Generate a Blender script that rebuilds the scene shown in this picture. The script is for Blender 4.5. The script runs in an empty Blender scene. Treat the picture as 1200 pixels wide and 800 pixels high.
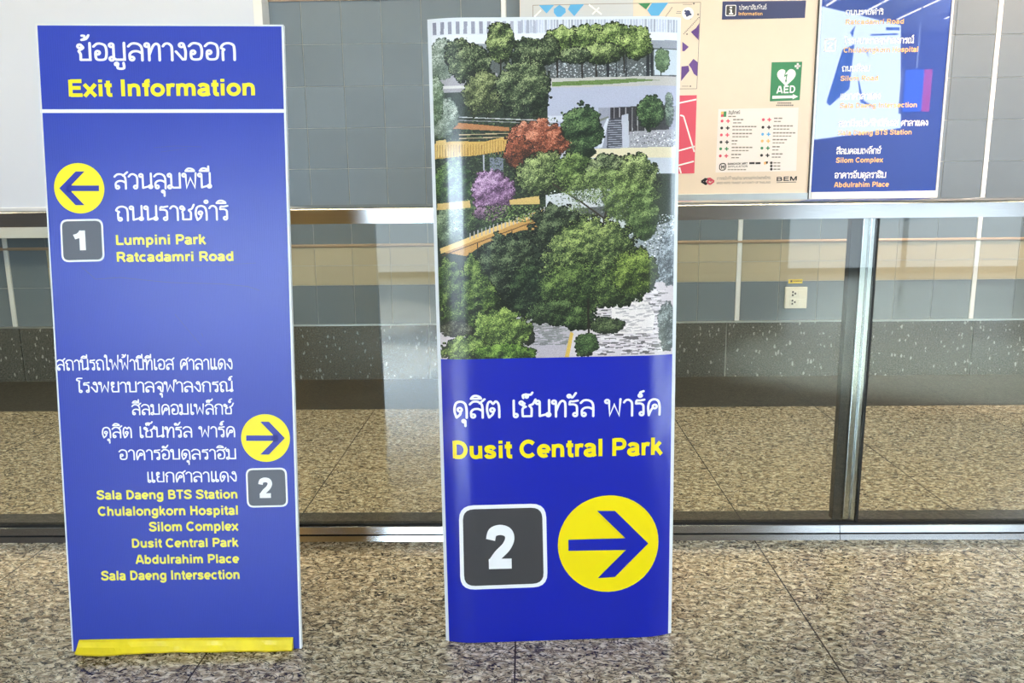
import bpy, math, random
import numpy as np
from mathutils import Vector, Matrix

random.seed(7)
rng = np.random.default_rng(11)
SC = bpy.context.scene
COL = SC.collection

# ------------------------------------------------------------------ camera
CAM_F, PITCH, ROLL, YAW, CAM_H = 930.0, 0.1865867, 0.0114796, -0.0183488, 1.1657308
YW = 4.9304      # far wall plane
YG = 2.5197      # front of the glass balustrade


def cam_axes():
    cy, sy = math.cos(YAW), math.sin(YAW)
    f = Vector((sy * math.cos(PITCH), cy * math.cos(PITCH), -math.sin(PITCH)))
    r = Vector((cy, -sy, 0))
    d = f.cross(r)
    c, s = math.cos(ROLL), math.sin(ROLL)
    return c * r + s * d, -s * r + c * d, f


AX_R, AX_D, AX_F = cam_axes()
CAM_O = Vector((0, 0, CAM_H))
cam_data = bpy.data.cameras.new('camera')
cam = bpy.data.objects.new('camera', cam_data)
COL.objects.link(cam)
cam.matrix_world = Matrix(((AX_R.x, -AX_D.x, -AX_F.x, 0), (AX_R.y, -AX_D.y, -AX_F.y, 0),
                           (AX_R.z, -AX_D.z, -AX_F.z, CAM_H), (0, 0, 0, 1)))
cam_data.sensor_width = 36
cam_data.lens = CAM_F / 1200 * 36
cam_data.clip_start = 0.05
SC.camera = cam

# ------------------------------------------------------------------ world, exposure
w = bpy.data.worlds.new('world')
SC.world = w
w.use_nodes = True
w.node_tree.nodes['Background'].inputs[0].default_value = (0.75, 0.86, 1, 1)
w.node_tree.nodes['Background'].inputs[1].default_value = 1.0
vs = SC.view_settings
vs.view_transform = 'Standard'
vs.look = 'None'
vs.exposure = 0.44
vs.gamma = 1
vs.use_curve_mapping = False
SC.cycles.max_bounces = 10
SC.cycles.transparent_max_bounces = 16
SC.cycles.caustics_reflective = True
SC.cycles.sample_clamp_indirect = 8

# light levels (all lamps and lit windows are built further down from these)
WINDOW_L = 23.0         # sky seen through the upper panes of the windows behind the camera
WINDOW_LOW_L = 2.0      # darker street seen through their lower panes
ADVERT_L = 8.0          # back-lit advertising panel behind the camera
NEAR_L = 9.5            # ceiling lights on the camera's side
FAR_L = 23.0             # warm ceiling lights beyond the glass
SPOT_W = 13.0           # warm downlight over the information board


FLOOR_FILL_W = 3900.0          # round spots added to brighten the floor mirrored in the glass
LONG_FILL_W = 1100.0      # long area lamp added for the same floor


# ------------------------------------------------------------------ pixel helpers (1200 x 800 photo -> points on real planes)
def ray(px, py):
    return (AX_R * ((px - 600) / CAM_F) + AX_D * ((py - 400) / CAM_F) + AX_F)


def on_y(px, py, y):
    r = ray(px, py)
    return CAM_O + r * (y / r.y)


def mirrored(px, py, y_mirror, y_target):
    r = ray(px, py)
    s = (y_mirror + (y_mirror - y_target)) / r.y
    p = CAM_O + r * s
    return Vector((p.x, y_target, p.z))


# ------------------------------------------------------------------ materials
def lin(r, g, b):
    f = lambda c: c / 12.92 if c <= 0.04045 else ((c + 0.055) / 1.055) ** 2.4
    return (f(r / 255), f(g / 255), f(b / 255), 1)


class NT:
    def __init__(self, name):
        self.m = bpy.data.materials.new(name)
        self.m.use_nodes = True
        self.t = self.m.node_tree
        self.p = self.t.nodes['Principled BSDF']
        self.out = self.t.nodes['Material Output']

    def n(self, kind, **kw):
        nd = self.t.nodes.new(kind)
        for k, v in kw.items():
            setattr(nd, k, v)
        return nd

    def l(self, a, b):
        self.t.links.new(a, b)

    def val(self, sock, v):
        self.p.inputs[sock].default_value = v

    def math(self, op, a, b=None, c=None, clamp=False):
        nd = self.n('ShaderNodeMath', operation=op, use_clamp=clamp)
        for i, v in enumerate((a, b, c)):
            if v is None:
                continue
            if isinstance(v, (int, float)):
                nd.inputs[i].default_value = v
            else:
                self.l(v, nd.inputs[i])
        return nd.outputs[0]

    def mix(self, fac, a, b, blend='MIX'):
        nd = self.n('ShaderNodeMix', data_type='RGBA', blend_type=blend)
        if isinstance(fac, (int, float)):
            nd.inputs[0].default_value = fac
        else:
            self.l(fac, nd.inputs[0])
        for i, v in ((6, a), (7, b)):
            if isinstance(v, tuple):
                nd.inputs[i].default_value = v
            else:
                self.l(v, nd.inputs[i])
        return nd.outputs[2]

    def ramp(self, fac, stops, mode='LINEAR'):
        nd = self.n('ShaderNodeValToRGB')
        cr = nd.color_ramp
        cr.interpolation = mode
        while len(cr.elements) < len(stops):
            cr.elements.new(0.5)
        for e, (pos, c) in zip(cr.elements, stops):
            e.position = pos
            e.color = c
        self.l(fac, nd.inputs[0])
        return nd.outputs[0]

    def coords(self, scale=(1, 1, 1), rot=(0, 0, 0)):
        tc = self.n('ShaderNodeTexCoord')
        mp = self.n('ShaderNodeMapping')
        mp.inputs['Scale'].default_value = scale
        mp.inputs['Rotation'].default_value = rot
        self.l(tc.outputs['Object'], mp.inputs[0])
        return mp.outputs[0]

    def noise(self, vec, scale, detail=3, rough=0.5, out=0, dist=0.0):
        nd = self.n('ShaderNodeTexNoise')
        self.l(vec, nd.inputs['Vector'])
        nd.inputs['Scale'].default_value = scale
        nd.inputs['Detail'].default_value = detail
        nd.inputs['Roughness'].default_value = rough
        nd.inputs['Distortion'].default_value = dist
        return nd.outputs[out]

    def bump(self, h, strength=0.2, dist=0.002):
        nd = self.n('ShaderNodeBump')
        nd.inputs['Strength'].default_value = strength
        nd.inputs['Distance'].default_value = dist
        self.l(h, nd.inputs['Height'])
        self.l(nd.outputs[0], self.p.inputs['Normal'])


def plain(name, rgb, rough=0.5, metal=0.0, spec=0.5, vary=0.0, vscale=8, coat=0.0, coat_rough=0.05):
    k = NT(name)
    c = lin(*rgb)
    k.val('Roughness', rough)
    k.val('Metallic', metal)
    k.val('Specular IOR Level', spec)
    k.val('Coat Weight', coat)
    k.val('Coat Roughness', coat_rough)
    if vary:
        nz = k.noise(k.coords(), vscale, 4)
        dk = tuple(x * (1 - vary) for x in c[:3]) + (1,)
        lt = tuple(min(1, x * (1 + vary)) for x in c[:3]) + (1,)
        k.l(k.ramp(nz, [(0.3, dk), (0.7, lt)]), k.p.inputs['Base Color'])
    else:
        k.val('Base Color', c)
    return k.m


def emit(name, rgb, strength):
    k = NT(name)
    k.val('Base Color', (0.02, 0.02, 0.02, 1))
    k.val('Emission Color', lin(*rgb))
    k.val('Emission Strength', strength)
    return k.m


def granite_floor(name, tint=(1, 0.965, 0.89), rough=0.2):
    k = NT(name)
    v = k.coords((0.8, 1.0, 1.0), (0, 0, 0.12))
    wob = k.noise(v, 26, 2, 0.5, out=1)
    add = k.n('ShaderNodeVectorMath', operation='MULTIPLY_ADD')
    k.l(wob, add.inputs[0])
    add.inputs[1].default_value = (0.03, 0.03, 0.0)
    k.l(v, add.inputs[2])
    vec = add.outputs[0]

    def vor(scale, feature, rnd=1.0):
        nd = k.n('ShaderNodeTexVoronoi', feature=feature)
        nd.voronoi_dimensions = '2D'
        k.l(vec, nd.inputs['Vector'])
        nd.inputs['Scale'].default_value = scale
        nd.inputs['Randomness'].default_value = rnd
        return nd
    st = k.n('ShaderNodeMapping')
    st.inputs['Scale'].default_value = (0.6, 1.0, 1.0)
    k.l(vec, st.inputs[0])
    n1 = k.noise(st.outputs[0], 46, 2.0, 0.5, dist=1.2)
    n2 = k.noise(st.outputs[0], 84, 1.5, 0.5, dist=0.9)
    # thin dark veins where either noise crosses its middle value, pale chips between
    v1 = k.math('ABSOLUTE', k.math('SUBTRACT', n1, 0.5))
    v2 = k.math('MULTIPLY', k.math('ABSOLUTE', k.math('SUBTRACT', n2, 0.5)), 1.15)
    f = k.math('MINIMUM', v1, v2)
    chip = k.ramp(k.noise(vec, 60, 2, 0.6), [(0.36, lin(168, 152, 130)), (0.5, lin(214, 202, 178)), (0.62, lin(252, 246, 228))])
    col = k.mix(k.ramp(f, [(0.008, (0, 0, 0, 1)), (0.026, (0.55, 0.55, 0.55, 1)), (0.05, (1, 1, 1, 1))]), lin(46, 37, 31), chip)
    grit = k.ramp(k.noise(vec, 300, 2, 0.6), [(0.36, (0.62, 0.6, 0.58, 1)), (0.56, (1, 1, 1, 1))])
    col = k.mix(0.6, col, grit, 'MULTIPLY')
    # slab joints every 0.8 m, running away from the camera
    tc = k.n('ShaderNodeTexCoord')
    sx = k.n('ShaderNodeSeparateXYZ')
    k.l(tc.outputs['Object'], sx.inputs[0])
    jx = k.math('ABSOLUTE', k.math('SUBTRACT', k.math('FRACT', k.math('DIVIDE', k.math('ADD', sx.outputs[0], 40.035 + 0.4), 0.8)), 0.5))
    jl = k.math('LESS_THAN', jx, 0.0026)
    col = k.mix(jl, col, lin(62, 52, 44))
    col = k.mix(1.0, col, tint + (1,), 'MULTIPLY')
    k.l(col, k.p.inputs['Base Color'])
    k.val('Roughness', rough)
    k.val('Specular IOR Level', 0.5)
    return k.m


def granite_dark(name):
    k = NT(name)
    v = k.coords((1, 1, 1))
    nz = k.noise(v, 120, 4, 0.7)
    base = k.ramp(nz, [(0.32, lin(44, 48, 48)), (0.52, lin(84, 88, 86)), (0.68, lin(118, 122, 120))])
    vo = k.n('ShaderNodeTexVoronoi', feature='F1')
    mp = k.n('ShaderNodeMapping')
    mp.inputs['Rotation'].default_value = (0, 0.35, 0)
    mp.inputs['Scale'].default_value = (1.6, 1, 0.8)
    k.l(v, mp.inputs[0])
    wv = k.n('ShaderNodeVectorMath', operation='MULTIPLY_ADD')
    k.l(k.noise(v, 40, 2, 0.5, out=1), wv.inputs[0])
    wv.inputs[1].default_value = (0.03, 0.03, 0.03)
    k.l(mp.outputs[0], wv.inputs[2])
    k.l(wv.outputs[0], vo.inputs['Vector'])
    vo.inputs['Scale'].default_value = 34
    sep = k.n('ShaderNodeSeparateColor')
    k.l(vo.outputs['Color'], sep.inputs[0])
    size = k.math('MULTIPLY', k.math('SUBTRACT', sep.outputs[0], 0.5, clamp=True), 0.75)
    fleck = k.math('LESS_THAN', vo.outputs['Distance'], size)
    col = k.mix(k.math('MULTIPLY', fleck, 0.75), base, lin(178, 182, 178))
    k.l(col, k.p.inputs['Base Color'])
    k.val('Roughness', 0.25)
    return k.m


def tile_mat(name, rgb, spread=0.07):
    k = NT(name)
    at = k.n('ShaderNodeAttribute', attribute_name='tone')
    nz = k.noise(k.coords(), 9, 5, 0.6)
    f = k.math('ADD', k.math('MULTIPLY', at.outputs['Fac'], 0.6), k.math('MULTIPLY', nz, 0.4))
    c = lin(*rgb)
    a = tuple(x * (1 - spread) for x in c[:3]) + (1,)
    b = tuple(min(1, x * (1 + spread)) for x in c[:3]) + (1,)
    k.l(k.ramp(f, [(0.2, a), (0.8, b)]), k.p.inputs['Base Color'])
    k.val('Roughness', 0.42)
    k.val('Specular IOR Level', 0.4)
    return k.m


def steel(name, rough=0.2, rgb=(205, 207, 208)):
    k = NT(name)
    v = k.coords((1, 60, 60))
    nz = k.noise(v, 14, 3, 0.6)
    k.val('Metallic', 1.0)
    k.val('Base Color', lin(*rgb))
    k.l(k.math('MULTIPLY_ADD', nz, 0.16, rough - 0.08), k.p.inputs['Roughness'])
    return k.m


def glass_mat():
    k = NT('balustrade glass')
    lw = k.n('ShaderNodeLayerWeight')
    lw.inputs['Blend'].default_value = 0.5
    f = k.math('MULTIPLY_ADD', k.math('POWER', lw.outputs['Facing'], 5.0), 0.93, 0.065)
    tr = k.n('ShaderNodeBsdfTransparent')
    tr.inputs[0].default_value = (0.925, 0.945, 0.925, 1)
    gl = k.n('ShaderNodeBsdfGlossy')
    gl.inputs['Roughness'].default_value = 0.02
    mx = k.n('ShaderNodeMixShader')
    k.l(f, mx.inputs[0])
    k.l(tr.outputs[0], mx.inputs[1])
    k.l(gl.outputs[0], mx.inputs[2])
    k.l(mx.outputs[0], k.out.inputs['Surface'])
    return k.m


def corrugated(name, rgb):
    k = NT(name)
    k.val('Base Color', lin(*rgb))
    k.val('Specular IOR Level', 0.7)
    v = k.coords()
    wv = k.n('ShaderNodeTexWave', wave_type='BANDS', bands_direction='X')
    k.l(v, wv.inputs['Vector'])
    wv.inputs['Scale'].default_value = 57
    wv.inputs['Distortion'].default_value = 0.15
    scr = k.noise(k.coords((1, 1, 9), (0, 0.25, 0)), 5, 6, 0.62)
    k.l(k.math('MULTIPLY_ADD', scr, 0.08, 0.29), k.p.inputs['Roughness'])
    k.bump(wv.outputs['Fac'], 0.2, 0.0012)
    return k.m


def vinyl(name, rgb=None, attr=None):
    k = NT(name)
    if attr:
        a = k.n('ShaderNodeAttribute', attribute_name=attr)
        k.l(a.outputs['Color'], k.p.inputs['Base Color'])
    else:
        k.val('Base Color', lin(*rgb))
    k.val('Roughness', 0.3)
    k.val('Specular IOR Level', 0.4)
    k.val('Coat Weight', 0.6)
    k.val('Coat Roughness', 0.1)
    h = k.noise(k.coords((1.5, 1, 0.7)), 6, 3, 0.45)
    k.bump(h, 0.35, 0.012)
    return k.m


M = {}
M['floor'] = granite_floor('speckled granite floor')
M['floor_border'] = granite_floor('dark granite floor border', (0.10, 0.10, 0.098), 0.35)  # same granite darkened: shade put into the colour
M['base'] = granite_dark('dark flecked granite base')
M['tile'] = tile_mat('grey wall tile', (113, 127, 140))
M['tile_beige'] = tile_mat('beige wall tile', (186, 178, 156), 0.05)
M['grout'] = plain('pale grout', (196, 198, 194), 0.8, vary=0.1, vscale=30)
M['steel'] = steel('brushed stainless steel', 0.17)
M['alu'] = plain('satin aluminium', (200, 206, 208), 0.32, 0.85, vary=0.05)
M['alu_white'] = plain('pale anodised aluminium', (240, 244, 248), 0.35, 0.1, vary=0.03)
M['dark_gap'] = plain('black rubber gasket', (22, 22, 22), 0.7)
M['dark_steel'] = plain('dark anodised metal', (70, 70, 70), 0.4, 0.6, vary=0.05)
M['glass'] = glass_mat()
M['white_wall'] = plain('painted plaster', (206, 204, 198), 0.8, vary=0.03)
M['brown_wall'] = plain('brown wall cladding', (120, 104, 90), 0.6, vary=0.08, vscale=3)
M['ceiling'] = plain('ceiling panel paint', (190, 190, 188), 0.8, vary=0.03)
M['trim_brown'] = plain('beige moulded trim', (168, 148, 128), 0.4, vary=0.06)
M['print_white'] = plain('white print', (252, 253, 255), 0.4)
M['print_yellow'] = plain('yellow print', (255, 236, 0), 0.38)
M['print_pale_yellow'] = plain('pale yellow print', (250, 240, 95), 0.38)
M['print_blue'] = plain('blue print', (30, 44, 158), 0.38)
M['print_navy'] = plain('navy print', (60, 68, 112), 0.4)
M['print_slate'] = plain('slate grey print', (92, 96, 106), 0.4)
M['print_charcoal'] = plain('charcoal print', (66, 66, 70), 0.35)
M['print_black'] = plain('black print', (40, 38, 42), 0.5)
M['print_orange'] = plain('amber print', (250, 196, 122), 0.4)
M['print_green'] = plain('green print', (58, 138, 92), 0.45)
M['print_red'] = plain('coral red print', (226, 88, 112), 0.45)
M['print_purple'] = plain('purple print', (104, 72, 146), 0.45)
M['print_sky'] = plain('sky blue print', (92, 178, 236), 0.45)
M['print_beige'] = plain('cream board laminate', (238, 222, 206), 0.5, vary=0.015)
M['print_pale_grey'] = plain('pale grey print', (206, 212, 220), 0.5)
M['print_grey_line'] = plain('grey print', (140, 132, 128), 0.5)
M['print_pink_white'] = plain('off white legend sheet', (246, 238, 236), 0.5)
M['blue_board'] = corrugated('blue corrugated plastic', (6, 46, 170))
M['board_edge'] = plain('white foam board edge', (232, 236, 240), 0.5, vary=0.02)
M['board_back'] = plain('tan cardboard backing', (226, 188, 128), 0.7, vary=0.08)
M['vinyl_blue'] = vinyl('glossy blue vinyl', (0, 28, 172))
M['vinyl_white'] = vinyl('glossy white vinyl', (252, 253, 255))
M['vinyl_yellow'] = vinyl('glossy yellow vinyl', (255, 232, 0))
M['vinyl_grey'] = vinyl('glossy charcoal vinyl', (66, 66, 70))
M['vinyl_photo'] = vinyl('glossy printed picture', attr='ink')
M['tape'] = plain('yellow plastic sheeting', (244, 220, 30), 0.35, vary=0.08, vscale=20)
M['display_white'] = plain('milky display panel', (218, 228, 248), 0.3, vary=0.01, vscale=1)
M['outlet'] = plain('ivory socket plastic', (240, 240, 228), 0.35)
M['outlet_hole'] = plain('socket slot black', (20, 20, 20), 0.6)
M['sticker'] = plain('yellow sticker', (236, 208, 40), 0.5)


def poster_glass():
    k = NT('glazed blue poster paper')
    k.val('Base Color', lin(22, 66, 166))
    k.val('Roughness', 0.5)
    k.val('Coat Weight', 1.0)
    k.val('Coat IOR', 1.85)
    k.val('Coat Roughness', 0.015)
    return k.m


M['poster_blue'] = poster_glass()
M['window'] = emit('daylit window pane', (214, 236, 255), WINDOW_L)
M['window_side'] = emit('daylit side window pane', (214, 236, 255), WINDOW_L * .55)
M['window_low'] = emit('dim lower window pane', (220, 236, 250), WINDOW_LOW_L)
M['lamp_near'] = emit('neutral ceiling diffuser', (255, 250, 240), NEAR_L)
M['lamp_far'] = emit('warm ceiling diffuser', (255, 234, 190), FAR_L)
M['ad_white'] = emit('back-lit white panel', (225, 240, 255), ADVERT_L)
M['ad_blue'] = emit('back-lit blue print', (60, 130, 220), 2.4)
M['ad_screen'] = emit('lit blue screen', (50, 110, 250), 4.0)
M['ad_red'] = emit('lit red screen', (235, 40, 90), 4.0)


# ------------------------------------------------------------------ mesh helpers
class MB:
    """Collects verts and faces of ONE part."""

    def __init__(self):
        self.v, self.f = [], []

    def add(self, verts, faces):
        o = len(self.v)
        self.v += [tuple(p) for p in verts]
        self.f += [tuple(i + o for i in f) for f in faces]
        return self

    def box(self, x0, x1, y0, y1, z0, z1, bev=0.0):
        if bev <= 0:
            vs_ = [(x, y, z) for x in (x0, x1) for y in (y0, y1) for z in (z0, z1)]
            self.add(vs_, [(0, 1, 3, 2), (4, 6, 7, 5), (0, 4, 5, 1), (2, 3, 7, 6), (0, 2, 6, 4), (1, 5, 7, 3)])
        else:
            import bmesh
            bm = bmesh.new()
            bmesh.ops.create_cube(bm, size=1)
            for q in bm.verts:
                q.co = Vector(((x0 + x1) / 2 + q.co.x * (x1 - x0), (y0 + y1) / 2 + q.co.y * (y1 - y0), (z0 + z1) / 2 + q.co.z * (z1 - z0)))
            bmesh.ops.bevel(bm, geom=bm.edges[:], offset=bev, segments=2, profile=0.5, affect='EDGES')
            bm.verts.index_update()
            self.add([q.co[:] for q in bm.verts], [[q.index for q in f.verts] for f in bm.faces])
            bm.free()
        return self

    def prism(self, pts, y0, y1):
        """pts: outline in (x,z), extruded in y."""
        n = len(pts)
        self.add([(x, y0, z) for x, z in pts] + [(x, y1, z) for x, z in pts],
                 [tuple(range(n)), tuple(range(2 * n - 1, n - 1, -1))] + [(i, i + n, (i + 1) % n + n, (i + 1) % n) for i in range(n)])
        return self

    def profile_x(self, pts, x0, x1):
        """pts: outline in (y,z), extruded in x."""
        n = len(pts)
        self.add([(x0, y, z) for y, z in pts] + [(x1, y, z) for y, z in pts],
                 [tuple(range(n)), tuple(range(2 * n - 1, n - 1, -1))] + [(i, i + n, (i + 1) % n + n, (i + 1) % n) for i in range(n)])
        return self

    def build(self, name, mat, parent=None, smooth=False, fix=True):
        me = bpy.data.meshes.new(name)
        me.from_pydata(self.v, [], self.f)
        if fix:
            import bmesh
            bm = bmesh.new()
            bm.from_mesh(me)
            bmesh.ops.recalc_face_normals(bm, faces=bm.faces[:])
            bm.to_mesh(me)
            bm.free()
        me.materials.append(mat if not isinstance(mat, str) else M[mat])
        if smooth:
            for p in me.polygons:
                p.use_smooth = True
        o = bpy.data.objects.new(name, me)
        COL.objects.link(o)
        if parent:
            o.parent = parent
        return o


def struct(o):
    o['kind'] = 'structure'
    return o


def thing(name, label, cat, matrix=None, group=None):
    o = bpy.data.objects.new(name, None)
    o.empty_display_size = 0.1
    COL.objects.link(o)
    if matrix is not None:
        o.matrix_world = matrix
    tag(o, label, cat, group)
    return o


def tag(o, label, cat, group=None):
    o['label'] = label
    o['category'] = cat
    if group:
        o['group'] = group
    return o


# ------------------------------------------------------------------ stroke lettering
def A(cx, cy, rx, ry, a0, a1, n=None):
    n = n or max(6, int(abs(a1 - a0) / 18))
    return [(cx + rx * math.cos(math.radians(a0 + (a1 - a0) * i / n)), cy + ry * math.sin(math.radians(a0 + (a1 - a0) * i / n))) for i in range(n + 1)]


def O(cx, cy, r):
    return A(cx, cy, r, r, 0, 360, 12)


def S(*pts):
    """smooth curve through points"""
    P = [pts[0]] + list(pts) + [pts[-1]]
    out = []
    for i in range(1, len(P) - 2):
        p0, p1, p2, p3 = P[i - 1], P[i], P[i + 1], P[i + 2]
        for k in range(5):
            t = k / 5
            out.append(tuple(0.5 * ((2 * p1[d]) + (-p0[d] + p2[d]) * t + (2 * p0[d] - 5 * p1[d] + 4 * p2[d] - p3[d]) * t * t
                                    + (-p0[d] + 3 * p1[d] - 3 * p2[d] + p3[d]) * t ** 3) for d in (0, 1)))
    out.append(tuple(pts[-1]))
    return out


def L(*pts):
    return list(pts)


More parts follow.
